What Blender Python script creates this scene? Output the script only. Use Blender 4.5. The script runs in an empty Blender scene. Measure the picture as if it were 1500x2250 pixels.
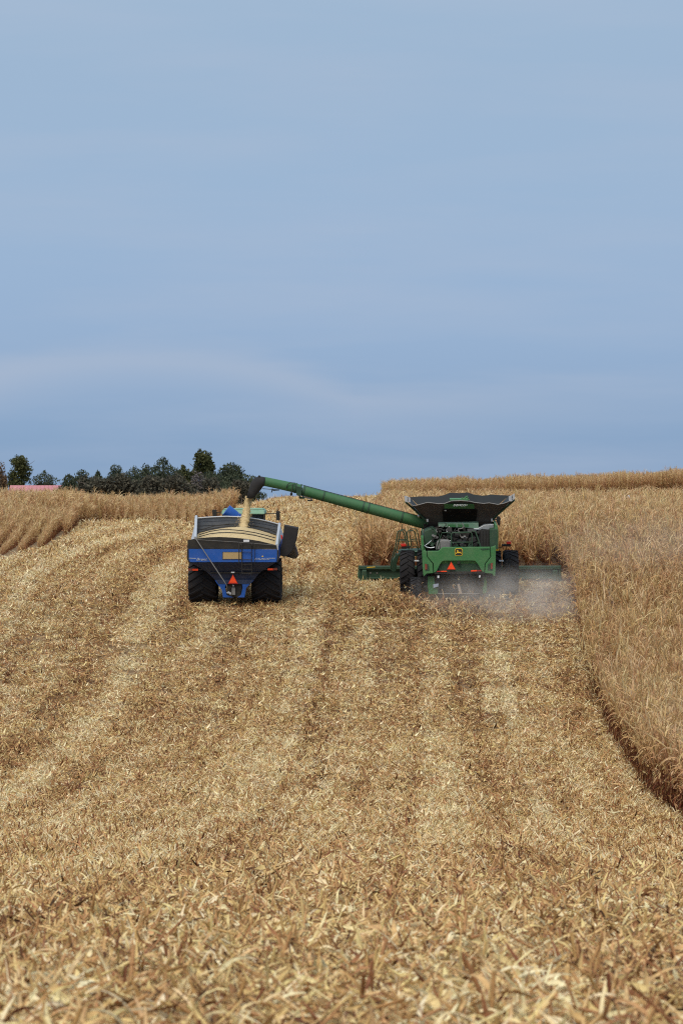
import bpy, bmesh, math, random
import numpy as np
from mathutils import Vector, Matrix, Euler

random.seed(7); RNG = np.random.default_rng(11)
SC = bpy.context.scene
COL = SC.collection
R = math.radians
F, CX, CY = 9500.0, 750.0, 1125.0          # focal length and centre of the 1500x2250 photograph
EYE = 1.7

# ------------------------------------------------------------------ camera
cam_d = bpy.data.cameras.new('camera'); cam = bpy.data.objects.new('camera', cam_d); COL.objects.link(cam)
cam.location = (0, 0, EYE); cam.rotation_euler = (R(90), 0, 0)
cam_d.sensor_fit = 'HORIZONTAL'; cam_d.sensor_width = 24.0; cam_d.lens = F/1500*24.0
cam_d.clip_start = 0.5; cam_d.clip_end = 9000
cam_d.dof.use_dof = True; cam_d.dof.focus_distance = 170; cam_d.dof.aperture_fstop = 6.6
SC.camera = cam

# ------------------------------------------------------------------ world: blue-grey layer of cloud
W = bpy.data.worlds.new('World'); SC.world = W; W.use_nodes = True
nt = W.node_tree; nt.nodes.clear()
def WN(t, **k):
    n = nt.nodes.new(t)
    for a, b in k.items(): setattr(n, a, b)
    return n
SUN_EL, SUN_AZ = R(52), R(200)
tc = WN('ShaderNodeTexCoord'); sep = WN('ShaderNodeSeparateXYZ'); nt.links.new(tc.outputs['Generated'], sep.inputs[0])
ramp = WN('ShaderNodeValToRGB'); ramp.color_ramp.interpolation = 'B_SPLINE'
mr = WN('ShaderNodeMapRange'); mr.inputs[1].default_value = -0.01; mr.inputs[2].default_value = 0.15
nt.links.new(sep.outputs[2], mr.inputs[0]); nt.links.new(mr.outputs[0], ramp.inputs[0])
SKY = [(0.0, (.178, .290, .465)), (0.09, (.206, .330, .515)), (0.20, (.258, .382, .565)), (0.32, (.300, .428, .622)),
       (0.50, (.315, .448, .632)), (0.80, (.325, .448, .605)), (1.0, (.345, .455, .595))]
el = ramp.color_ramp.elements
while len(el) < len(SKY): el.new(0.5)
for e, (p, c) in zip(el, SKY): e.position = p; e.color = (*c, 1)
mp = WN('ShaderNodeMapping'); mp.inputs['Scale'].default_value = (9, 9, 70); mp.inputs['Location'].default_value = (0.35, 0, 0.9)
nz = WN('ShaderNodeTexNoise'); nz.inputs['Scale'].default_value = 1.0; nz.inputs['Detail'].default_value = 5; nz.inputs['Roughness'].default_value = .52
nt.links.new(tc.outputs['Generated'], mp.inputs[0]); nt.links.new(mp.outputs[0], nz.inputs['Vector'])
nr = WN('ShaderNodeMapRange'); nr.inputs[1].default_value = .42; nr.inputs[2].default_value = .72; nr.inputs[3].default_value = 0; nr.inputs[4].default_value = .42
nt.links.new(nz.outputs['Fac'], nr.inputs[0])
wisp = WN('ShaderNodeMixRGB'); wisp.inputs[2].default_value = (.40, .480, .620, 1)
nt.links.new(nr.outputs[0], wisp.inputs[0]); nt.links.new(ramp.outputs[0], wisp.inputs[1])
# one soft pale bank of cloud low in the sky
def wm(op, a, b=None, c=None):
    n = WN('ShaderNodeMath', operation=op)
    for i, v in enumerate((a, b, c)):
        if v is None: continue
        if isinstance(v, (int, float)): n.inputs[i].default_value = v
        else: nt.links.new(v, n.inputs[i])
    return n.outputs[0]
az_ = wm('DIVIDE', sep.outputs[0], wm('MAXIMUM', sep.outputs[1], .05)); da = wm('MINIMUM', wm('ADD', az_, .045), .048)
edge = wm('SUBTRACT', .0415, wm('MULTIPLY', wm('MULTIPLY', da, da), 4.6))
rag = wm('MULTIPLY', wm('SUBTRACT', nz.outputs['Fac'], .5), .016)
below = wm('SUBTRACT', wm('ADD', edge, rag), sep.outputs[2])
bk1 = WN('ShaderNodeMapRange'); bk1.interpolation_type = 'SMOOTHSTEP'; bk1.inputs[1].default_value = -.003; bk1.inputs[2].default_value = .0065; nt.links.new(below, bk1.inputs[0])
bk2 = WN('ShaderNodeMapRange'); bk2.interpolation_type = 'SMOOTHSTEP'; bk2.inputs[1].default_value = .015; bk2.inputs[2].default_value = .002; nt.links.new(below, bk2.inputs[0])
bk3 = WN('ShaderNodeMapRange'); bk3.interpolation_type = 'SMOOTHSTEP'; bk3.inputs[1].default_value = .11; bk3.inputs[2].default_value = -.03; bk3.inputs[3].default_value = .10; bk3.inputs[4].default_value = .62; nt.links.new(az_, bk3.inputs[0])
bank = WN('ShaderNodeMixRGB'); bank.inputs[2].default_value = (.415, .485, .610, 1)
nt.links.new(wm('MULTIPLY', wm('MULTIPLY', bk1.outputs[0], bk2.outputs[0]), bk3.outputs[0]), bank.inputs[0]); nt.links.new(wisp.outputs[0], bank.inputs[1])
# the cloud deck is brighter overhead, as under any overcast sky
zen = WN('ShaderNodeMapRange'); zen.inputs[1].default_value = .1; zen.inputs[2].default_value = 1; zen.inputs[3].default_value = 1.0; zen.inputs[4].default_value = 1.75
nt.links.new(sep.outputs[2], zen.inputs[0])
mul = WN('ShaderNodeVectorMath', operation='SCALE'); nt.links.new(bank.outputs[0], mul.inputs[0]); nt.links.new(zen.outputs[0], mul.inputs['Scale'])
sky = WN('ShaderNodeTexSky', sky_type='NISHITA'); sky.sun_disc = False; sky.sun_elevation = SUN_EL; sky.sun_rotation = SUN_AZ; sky.dust_density = 3
bg1 = WN('ShaderNodeBackground'); bg1.inputs[1].default_value = .05; nt.links.new(sky.outputs[0], bg1.inputs[0])
bg2 = WN('ShaderNodeBackground'); bg2.inputs[1].default_value = 0.508; nt.links.new(mul.outputs[0], bg2.inputs[0])
mixw = WN('ShaderNodeMixShader'); mixw.inputs[0].default_value = .95
nt.links.new(bg1.outputs[0], mixw.inputs[1]); nt.links.new(bg2.outputs[0], mixw.inputs[2])
wo = WN('ShaderNodeOutputWorld'); nt.links.new(mixw.outputs[0], wo.inputs[0])

sl = bpy.data.lights.new('sun', 'SUN'); sl.energy = 1.3; sl.angle = R(38); sl.color = (1, .92, .78)
sun = bpy.data.objects.new('sun', sl); COL.objects.link(sun)
sd = Vector((math.sin(SUN_AZ)*math.cos(SUN_EL), math.cos(SUN_AZ)*math.cos(SUN_EL), math.sin(SUN_EL)))
sun.rotation_euler = (-sd).to_track_quat('-Z', 'Y').to_euler(); sun.location = (0, -40, 60)
vs = SC.view_settings; vs.view_transform = 'Standard'; vs.look = 'None'; vs.gamma = 1; vs.exposure = 1.06; vs.use_curve_mapping = False
SC.render.engine = 'CYCLES'
cy = SC.cycles; cy.use_denoising = False; cy.max_bounces = 6; cy.diffuse_bounces = 3; cy.glossy_bounces = 2; cy.transmission_bounces = 3
cy.filter_width = 1.15; cy.volume_bounces = 1; cy.transparent_max_bounces = 8; cy.volume_step_rate = 1.0; cy.volume_max_steps = 64; cy.sample_clamp_indirect = 6
SC.render.film_transparent = False

# ------------------------------------------------------------------ terrain
PD = [-60, 0, 25, 60, 85, 106, 125, 150, 166, 175, 180, 188, 195, 205, 220, 250, 300, 350, 400, 450, 500, 560, 700, 800, 900, 2500, 6000]
PZ = [0, -1.7, -2.98, -5.25, -6.8, -7.75, -8.2, -7.85, -6.8, -5.8, -5.1, -3.98, -3.2, -2.55, -2.15, -1.75, -.95, -.15, .35, .8, 1.4, 1.4, 1.4, 2.0, 2.4, 3, 3]
TD = np.arange(-60, 6000, 0.5); TZ = np.interp(TD, PD, PZ)
k = np.hanning(15); k /= k.sum()
TZ[20:-20] = np.convolve(TZ, k, 'same')[20:-20]
def sm(v, a, b):
    t = np.clip((np.asarray(v, float)-a)/(b-a), 0, 1); return t*t*(3-2*t)
def gz(x, d):
    x = np.asarray(x, float); d = np.asarray(d, float)
    z = np.interp(d, TD, TZ)
    z = z - (1.0*sm(-x, 6, 12)+.4*sm(-x, 16, 26))*sm(d, 290, 360)
    z = z + .034*np.clip(x-2, 0, 70)*sm(d, 320, 450)
    z = z + .02*np.sin(x*.9+d*.03)*np.sin(d*.21+x*.13)
    return z + EYE
def edge_r(d): return 10.15+.02*(d-192)
def edge_f(d): return 0.80+.022*(d-192)
def left_e(d): return np.interp(d, [203, 208, 236, 300, 322, 326, 350, 372, 374], [-40, -16.6, -15.7, -18.0, -18.2, -11.6, -9.6, -8.9, -40])
def in_corn(x, d):
    a = (x > edge_r(d)) & (d > 70) & (d < 300)
    b = (x > edge_f(d)) & (d > 198.6) & (d < 300)
    c = (x > 4.2) & (d > 448) & (d < 476)
    l = (x < left_e(d)) & (d > 203) & (d < 374)
    return a | b | c | l

# ------------------------------------------------------------------ tags
def tag(o, label=None, cat=None, group=None, kind=None):
    if label: o['label'] = label
    if cat: o['category'] = cat
    if group: o['group'] = group
    if kind: o['kind'] = kind
    return o
def link(o, parent=None):
    COL.objects.link(o)
    if parent is not None: o.parent = parent
    return o

# ------------------------------------------------------------------ materials
def mat(name):
    m = bpy.data.materials.new(name); m.use_nodes = True; m.node_tree.nodes.clear()
    t = m.node_tree; out = t.nodes.new('ShaderNodeOutputMaterial'); return m, t, out
def N(t, typ, **k):
    n = t.nodes.new(typ)
    for a, b in k.items(): setattr(n, a, b)
    return n
def paint(name, col, rough=.45, dust=.25, metal=0.0, dustcol=(.32, .25, .17), scale=2.5, spec=.4):
    m, t, out = mat(name); L = t.links
    b = N(t, 'ShaderNodeBsdfPrincipled'); L.new(b.outputs[0], out.inputs[0])
    tcn = N(t, 'ShaderNodeTexCoord')
    n1 = N(t, 'ShaderNodeTexNoise'); n1.inputs['Scale'].default_value = scale; n1.inputs['Detail'].default_value = 8; n1.inputs['Roughness'].default_value = .7
    L.new(tcn.outputs['Object'], n1.inputs['Vector'])
    r = N(t, 'ShaderNodeMapRange'); r.inputs[1].default_value = .38; r.inputs[2].default_value = .75; r.inputs[3].default_value = dust*.25; r.inputs[4].default_value = dust
    L.new(n1.outputs['Fac'], r.inputs[0])
    mx = N(t, 'ShaderNodeMixRGB'); mx.inputs[1].default_value = (*col, 1); mx.inputs[2].default_value = (*dustcol, 1)
    L.new(r.outputs[0], mx.inputs[0]); L.new(mx.outputs[0], b.inputs['Base Color'])
    rr = N(t, 'ShaderNodeMapRange'); rr.inputs[3].default_value = rough; rr.inputs[4].default_value = min(1, rough+.35); L.new(n1.outputs['Fac'], rr.inputs[0])
    L.new(rr.outputs[0], b.inputs['Roughness'])
    b.inputs['Metallic'].default_value = metal; b.inputs['Specular IOR Level'].default_value = spec
    bu = N(t, 'ShaderNodeBump'); bu.inputs['Strength'].default_value = .06; bu.inputs['Distance'].default_value = .02
    L.new(n1.outputs['Fac'], bu.inputs['Height']); L.new(bu.outputs[0], b.inputs['Normal'])
    return m
M = {}
M['green'] = paint('green_paint', (.030, .165, .046), .40, .28, dustcol=(.24, .25, .16))
M['agreen'] = paint('auger_green_paint', (.020, .115, .034), .5, .25, dustcol=(.20, .20, .15))
M['dgreen'] = paint('dark_green_paint', (.012, .052, .024), .5, .22, dustcol=(.17, .16, .12))
M['lgreen'] = paint('pale_dusty_green_paint', (.12, .27, .16), .45, .55, dustcol=(.38, .42, .34))
M['blue'] = paint('blue_paint', (.004, .082, .37), .35, .10)
M['navy'] = paint('navy_paint', (.012, .030, .080), .45, .12)
M['black'] = paint('black_paint', (.012, .012, .012), .55, .10)
M['rubber'] = paint('tyre_rubber', (.018, .018, .021), .7, .14, dustcol=(.12, .09, .07), spec=.15)
M['boot'] = paint('rubber_boot', (.022, .021, .022), .7, .2, dustcol=(.10, .09, .08), spec=.2)
M['fabric'] = paint('tank_fabric', (.070, .060, .056), .85, .45, dustcol=(.17, .145, .125), spec=.1)
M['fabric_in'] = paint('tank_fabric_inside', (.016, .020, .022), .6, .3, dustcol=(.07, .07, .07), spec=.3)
M['steel'] = paint('galvanised_steel', (.50, .52, .55), .4, .25, .3)
M['darksteel'] = paint('scuffed_tank_steel', (.075, .092, .12), .42, .55, .5, dustcol=(.24, .24, .25), scale=1.2)
M['matte'] = paint('matte_black', (.007, .007, .008), .9, .06, spec=.05)
M['grey'] = paint('grey_metal', (.18, .18, .18), .5, .3)
M['white'] = paint('white_plastic', (.75, .76, .78), .5, .12)
M['paleblue'] = paint('pale_sticker', (.42, .47, .58), .5, .15)
M['orange'] = paint('orange_reflector', (.95, .075, .012), .5, .02)
M['dred'] = paint('dark_red_reflector', (.32, .012, .010), .45, .05)
M['red'] = paint('red_lamp', (.75, .03, .015), .35, .05)
M['maroon'] = paint('tail_lamp', (.22, .035, .02), .35, .15)
M['yellow'] = paint('yellow_paint', (.78, .50, .03), .5, .1)
M['wood'] = paint('weathered_plank', (.20, .15, .12), .8, .4)
M['glass'] = paint('cab_glass', (.02, .03, .035), .12, .15, spec=.7)
M['grainwin'] = paint('grain_behind_window', (.42, .29, .13), .5, .2, dustcol=(.50, .38, .2), scale=9)
M['engine'] = paint('oily_engine_metal', (.045, .045, .045), .45, .35, .4, dustcol=(.10, .09, .08), scale=6)
M['silver'] = paint('bright_metal', (.55, .58, .60), .3, .3, .7)
M['roofred'] = paint('pinkish_red_roof', (.46, .165, .175), .6, .25, dustcol=(.5, .3, .3), scale=.6)  # red blotched with a paler pink by noise
M['barnwall'] = paint('barn_boards', (.4, .36, .32), .8, .3)
M['bark'] = paint('bark', (.10, .08, .065), .9, .3)

def m_leafy(name, ramp_cols, attr_lane=False, trans=.22, rough=.75, rnd=.25):
    """dry leaf: colour picked along a ramp from the piece's own tone, its plant's tone and the lane it lies in"""
    m, t, out = mat(name); L = t.links
    at = N(t, 'ShaderNodeAttribute', attribute_name='tone', attribute_type='GEOMETRY')
    oi = N(t, 'ShaderNodeObjectInfo')
    a = N(t, 'ShaderNodeMath', operation='MULTIPLY_ADD'); L.new(oi.outputs['Random'], a.inputs[0]); a.inputs[1].default_value = rnd; L.new(at.outputs['Fac'], a.inputs[2])
    s = N(t, 'ShaderNodeMath', operation='SUBTRACT'); L.new(a.outputs[0], s.inputs[0]); s.inputs[1].default_value = rnd/2
    last = s
    if attr_lane:
        al = N(t, 'ShaderNodeAttribute', attribute_name='lane', attribute_type='INSTANCER')
        q = N(t, 'ShaderNodeMath', operation='ADD'); L.new(s.outputs[0], q.inputs[0]); L.new(al.outputs['Fac'], q.inputs[1]); last = q
    rp = N(t, 'ShaderNodeValToRGB'); e = rp.color_ramp.elements
    while len(e) < len(ramp_cols): e.new(.5)
    for x, (p, c) in zip(e, ramp_cols): x.position = p; x.color = (*c, 1)
    L.new(last.outputs[0], rp.inputs[0])
    tcn = N(t, 'ShaderNodeTexCoord'); nz = N(t, 'ShaderNodeTexNoise'); nz.inputs['Scale'].default_value = 14; nz.inputs['Detail'].default_value = 3
    L.new(tcn.outputs['Object'], nz.inputs['Vector'])
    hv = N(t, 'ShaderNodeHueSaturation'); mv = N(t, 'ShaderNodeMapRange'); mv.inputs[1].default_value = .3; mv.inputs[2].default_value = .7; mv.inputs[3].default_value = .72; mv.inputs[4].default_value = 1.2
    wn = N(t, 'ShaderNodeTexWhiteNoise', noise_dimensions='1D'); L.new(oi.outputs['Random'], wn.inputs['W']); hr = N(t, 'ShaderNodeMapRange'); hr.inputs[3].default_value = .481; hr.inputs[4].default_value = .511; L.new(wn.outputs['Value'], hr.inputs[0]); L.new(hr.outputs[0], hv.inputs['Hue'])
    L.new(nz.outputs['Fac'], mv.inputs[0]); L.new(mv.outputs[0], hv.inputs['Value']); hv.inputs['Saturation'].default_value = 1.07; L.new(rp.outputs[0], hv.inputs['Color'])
    b = N(t, 'ShaderNodeBsdfPrincipled'); b.inputs['Roughness'].default_value = rough; b.inputs['Specular IOR Level'].default_value = .25
    tr = N(t, 'ShaderNodeBsdfTranslucent'); L.new(hv.outputs[0], b.inputs['Base Color']); L.new(hv.outputs[0], tr.inputs[0])
    mx = N(t, 'ShaderNodeMixShader'); mx.inputs[0].default_value = trans
    L.new(b.outputs[0], mx.inputs[1]); L.new(tr.outputs[0], mx.inputs[2]); L.new(mx.outputs[0], out.inputs[0])
    return m
M['residue'] = m_leafy('corn_residue', [(0, (.070, .032, .014)), (.18, (.24, .110, .050)), (.38, (.48, .275, .122)), (.58, (.65, .428, .195)), (.78, (.81, .620, .305)), (1, (.90, .78, .50))], True, .18, rnd=.34)
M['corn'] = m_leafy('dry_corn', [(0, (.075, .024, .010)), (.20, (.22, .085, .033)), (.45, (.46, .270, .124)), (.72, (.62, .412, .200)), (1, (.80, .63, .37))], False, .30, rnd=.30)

def m_soil():
    m, t, out = mat('stubble_ground'); L = t.links
    b = N(t, 'ShaderNodeBsdfPrincipled'); L.new(b.outputs[0], out.inputs[0]); b.inputs['Roughness'].default_value = .95; b.inputs['Specular IOR Level'].default_value = .1
    g = N(t, 'ShaderNodeTexCoord'); mp = N(t, 'ShaderNodeMapping'); mp.inputs['Scale'].default_value = (1, .25, 1); L.new(g.outputs['Object'], mp.inputs[0])
    n1 = N(t, 'ShaderNodeTexNoise'); n1.inputs['Scale'].default_value = 9; n1.inputs['Detail'].default_value = 8; n1.inputs['Roughness'].default_value = .75; L.new(mp.outputs[0], n1.inputs['Vector'])
    rp = N(t, 'ShaderNodeValToRGB'); e = rp.color_ramp.elements; e.new(.5)
    for x, (p, c) in zip(e, [(.3, (.10, .060, .036)), (.5, (.22, .14, .075)), (.7, (.38, .26, .14))]): x.position = p; x.color = (*c, 1)
    L.new(n1.outputs['Fac'], rp.inputs[0]); L.new(rp.outputs[0], b.inputs['Base Color'])
    bu = N(t, 'ShaderNodeBump'); bu.inputs['Strength'].default_value = .8; bu.inputs['Distance'].default_value = .08; L.new(n1.outputs['Fac'], bu.inputs['Height']); L.new(bu.outputs[0], b.inputs['Normal'])
    return m
M['soil'] = m_soil()
def m_grain():
    m, t, out = mat('corn_kernels'); L = t.links
    b = N(t, 'ShaderNodeBsdfPrincipled'); L.new(b.outputs[0], out.inputs[0]); b.inputs['Roughness'].default_value = .6
    g = N(t, 'ShaderNodeTexCoord'); n1 = N(t, 'ShaderNodeTexNoise'); n1.inputs['Scale'].default_value = 40; n1.inputs['Detail'].default_value = 4; L.new(g.outputs['Object'], n1.inputs['Vector'])
    rp = N(t, 'ShaderNodeValToRGB'); e = rp.color_ramp.elements
    for x, (p, c) in zip(e, [(.3, (.36, .23, .09)), (.7, (.70, .54, .28))]): x.position = p; x.color = (*c, 1)
    L.new(n1.outputs['Fac'], rp.inputs[0]); L.new(rp.outputs[0], b.inputs['Base Color'])
    bu = N(t, 'ShaderNodeBump'); bu.inputs['Strength'].default_value = .5; bu.inputs['Distance'].default_value = .02; L.new(n1.outputs['Fac'], bu.inputs['Height']); L.new(bu.outputs[0], b.inputs['Normal'])
    return m
M['grain'] = m_grain()
def m_tree(name, c1, c2, trans=.12):
    m, t, out = mat(name); L = t.links
    at = N(t, 'ShaderNodeAttribute', attribute_name='tone', attribute_type='GEOMETRY')
    rp = N(t, 'ShaderNodeMixRGB'); rp.inputs[1].default_value = (*c1, 1); rp.inputs[2].default_value = (*c2, 1); L.new(at.outputs['Fac'], rp.inputs[0])
    b = N(t, 'ShaderNodeBsdfDiffuse'); tr = N(t, 'ShaderNodeBsdfTranslucent'); L.new(rp.outputs[0], b.inputs[0]); L.new(rp.outputs[0], tr.inputs[0])
    mx = N(t, 'ShaderNodeMixShader'); mx.inputs[0].default_value = trans; L.new(b.outputs[0], mx.inputs[1]); L.new(tr.outputs[0], mx.inputs[2]); L.new(mx.outputs[0], out.inputs[0])
    return m
M['cedar'] = m_tree('cedar_needles', (.036, .048, .032), (.105, .115, .070))
M['leafgreen'] = m_tree('broad_leaves', (.040, .052, .024), (.135, .130, .055), .2)
M['autumn'] = m_tree('autumn_leaves', (.10, .065, .045), (.25, .16, .085), .2)
M['twig'] = m_tree('grey_twigs', (.12, .105, .10), (.23, .195, .19))
M['brush'] = m_tree('dull_brush', (.048, .050, .040), (.15, .130, .092))

# ------------------------------------------------------------------ mesh builder
class MB:
    def __init__(s): s.v = []; s.f = []; s.sm = []
    def add(s, vs, fs, smooth=False):
        o = len(s.v); s.v += [tuple(p) for p in vs]; s.f += [tuple(i+o for i in f) for f in fs]; s.sm += [smooth]*len(fs); return s
    def box(s, c, sz, rot=None):
        c = Vector(c); h = Vector(sz)/2; m = rot if rot is not None else Matrix.Identity(3)
        vs = [c+m@Vector((x*h.x, y*h.y, z*h.z)) for x in (-1, 1) for y in (-1, 1) for z in (-1, 1)]
        return s.add(vs, [(0, 1, 3, 2), (4, 6, 7, 5), (0, 4, 5, 1), (2, 3, 7, 6), (0, 2, 6, 4), (1, 5, 7, 3)])
    def hull8(s, a, b):                      # two quads (4 points each), joined
        return s.add(list(a)+list(b), [(3, 2, 1, 0), (4, 5, 6, 7), (0, 1, 5, 4), (1, 2, 6, 5), (2, 3, 7, 6), (3, 0, 4, 7)])
    def prism(s, pts, off):
        n = len(pts); off = Vector(off); vs = [Vector(p) for p in pts]+[Vector(p)+off for p in pts]
        return s.add(vs, [tuple(range(n-1, -1, -1)), tuple(range(n, 2*n))]+[(i, (i+1) % n, n+(i+1) % n, n+i) for i in range(n)])
    def tube(s, path, r, n=8, closed=False):
        P = [Vector(p) for p in path]; rr = r if isinstance(r, (list, tuple)) else [r]*len(P); vs = []
        up = None
        for i, p in enumerate(P):
            d = (P[min(i+1, len(P)-1)]-P[max(i-1, 0)]).normalized()
            if up is None:
                up = Vector((0, 0, 1)) if abs(d.z) < .9 else Vector((1, 0, 0))
            a = d.cross(up).normalized(); b = a.cross(d).normalized(); up = b
            for j in range(n):
                t = 2*math.pi*j/n; vs.append(p+(a*math.cos(t)+b*math.sin(t))*rr[i])
        fs = []
        for i in range(len(P)-1):
            for j in range(n):
                fs.append((i*n+j, i*n+(j+1) % n, (i+1)*n+(j+1) % n, (i+1)*n+j))
        s.add(vs, fs, n > 5)
        if not closed: s.add([vs[j] for j in range(n)], [tuple(range(n-1, -1, -1))]); s.add(vs[-n:], [tuple(range(n))])
        return s
    def lathe_x(s, prof, c, n=40):           # profile [(x, r)] about the X axis
        c = Vector(c); vs = []; m = len(prof)
        for i in range(n):
            t = 2*math.pi*i/n
            for x, r in prof: vs.append(c+Vector((x, r*math.sin(t), r*math.cos(t))))
        fs = [(i*m+j, i*m+j+1, ((i+1) % n)*m+j+1, ((i+1) % n)*m+j) for i in range(n) for j in range(m-1)]
        return s.add(vs, fs, True)
    def ball(s, c, r, n=10, sz=(1, 1, 1)):
        c = Vector(c); vs = []; m = n//2+1
        for i in range(m):
            ph = math.pi*i/(m-1)
            for j in range(n):
                t = 2*math.pi*j/n; vs.append(c+Vector((r*sz[0]*math.sin(ph)*math.cos(t), r*sz[1]*math.sin(ph)*math.sin(t), r*sz[2]*math.cos(ph))))
        return s.add(vs, [(i*n+j, (i+1)*n+j, (i+1)*n+(j+1) % n, i*n+(j+1) % n) for i in range(m-1) for j in range(n)], True)
    def build(s, name, m, parent=None, bevel=0):
        me = bpy.data.meshes.new(name); me.from_pydata(s.v, [], s.f); me.validate()
        bm = bmesh.new(); bm.from_mesh(me); bmesh.ops.recalc_face_normals(bm, faces=bm.faces); bm.to_mesh(me); bm.free()
        if len(me.polygons) == len(s.sm): me.polygons.foreach_set('use_smooth', s.sm)
        me.materials.append(M[m]); o = bpy.data.objects.new(name, me); link(o, parent)
        if bevel:
            b = o.modifiers.new('bevel', 'BEVEL'); b.width = bevel; b.segments = 2; b.limit_method = 'ANGLE'; b.angle_limit = R(40)
        return o
def empty(name, loc, rot=(0, 0, 0)):
    o = bpy.data.objects.new(name, None); o.location = loc; o.rotation_euler = rot; o.empty_display_size = .5
    return link(o)
class Trace:
    """where the ray of a photo pixel meets the plane y = const of a machine's own frame"""
    def __init__(s, o):
        s.M = Matrix.LocRotScale(o.location, Euler(o.rotation_euler), None); I = s.M.inverted()
        s.o = I @ Vector((0, 0, EYE)); s.R = I.to_3x3()
    def __call__(s, px, py, y):
        d = s.R @ Vector(((px-CX)/F, 1, (CY-py)/F)); t = (y-s.o.y)/d.y; return s.o+d*t
def text_mesh(name, txt, size, m, parent, loc, shear=0, sx=1, offset=0):
    c = bpy.data.curves.new(name, 'FONT'); c.body = txt; c.size = size; c.shear = shear; c.align_x = 'CENTER'; c.align_y = 'CENTER'; c.extrude = .004; c.offset = offset
    o = bpy.data.objects.new(name, c); COL.objects.link(o); bpy.context.view_layer.update()
    me = bpy.data.meshes.new_from_object(o.evaluated_get(bpy.context.evaluated_depsgraph_get())); bpy.data.objects.remove(o)
    me.materials.clear(); me.materials.append(M[m])
    o = bpy.data.objects.new(name, me); link(o, parent); o.location = loc; o.rotation_euler = (R(90), 0, 0); o.scale = (sx, 1, 1)
    return o

# ------------------------------------------------------------------ ground sheet
def build_ground():
    xs = np.concatenate([np.linspace(-3000, -90, 12), np.linspace(-80, 80, 161), np.linspace(90, 3000, 12)])
    ds = np.concatenate([np.linspace(-60, 14, 12), np.arange(16, 300, 1.5), np.arange(300, 620, 5), np.linspace(630, 5900, 40)])
    X, D = np.meshgrid(xs, ds); Z = gz(X, D)
    v = np.stack([X, D, Z], -1).reshape(-1, 3); nx = len(xs); ny = len(ds)
    i = np.arange(nx*(ny-1)).reshape(ny-1, nx)[:, :-1].ravel()
    f = np.stack([i, i+1, i+nx+1, i+nx], -1)
    me = bpy.data.meshes.new('ground'); me.from_pydata(v.tolist(), [], f.tolist()); me.polygons.foreach_set('use_smooth', [True]*len(f))
    me.materials.append(M['soil']); o = link(bpy.data.objects.new('ground', me)); tag(o, 'harvested corn field rolling up to a low crest', kind='structure')
build_ground()

# ------------------------------------------------------------------ leaf strips (residue pieces and corn leaves)
class Strips:
    def __init__(s): s.v = []; s.f = []; s.t = []
    def strip(s, base, az, pitch, length, width, curl, twist, tone, n=4, taper=.25, roll=0, tonetip=None, fold=0.0):
        p = Vector(base); o = len(s.v); a = az; b = pitch; seg = length/n
        for i in range(n+1):
            d = Vector((math.cos(a)*math.cos(b), math.sin(a)*math.cos(b), math.sin(b)))
            side = Vector((-math.sin(a), math.cos(a), 0)); upv = d.cross(side)
            th = roll+twist*i/n; w = side*math.cos(th)+upv*math.sin(th)
            nn = d.cross(w)
            u = i/n; wd = width*(1-(1-taper)*u**1.5)*(.55+.45*min(1, u*4+.3))/2
            tn = tone if tonetip is None else tone+(tonetip-tone)*u
            s.v += [p-w*wd+nn*fold*wd, p, p+w*wd+nn*fold*wd] if fold else [p-w*wd, p+w*wd]
            s.t += [tn]*(3 if fold else 2)
            p = p+d*seg; b += curl/n; a += curl*.15/n
        q = 3 if fold else 2
        for i in range(n):
            for j in range(q-1):
                s.f.append((o+i*q+j, o+i*q+j+1, o+(i+1)*q+j+1, o+(i+1)*q+j))
    def cyl(s, path, r, tone, n=5):
        mb = MB(); mb.tube(path, r, n); o = len(s.v)
        s.v += mb.v; s.f += [tuple(i+o for i in f) for f in mb.f]; s.t += [tone]*len(mb.v)
    def mesh(s, name, m):
        me = bpy.data.meshes.new(name); me.from_pydata([tuple(p) for p in s.v], [], s.f)
        at = me.attributes.new('tone', 'FLOAT', 'POINT'); at.data.foreach_set('value', s.t); me.materials.append(M[m])
        me.polygons.foreach_set('use_smooth', [True]*len(me.polygons))
        return me

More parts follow.
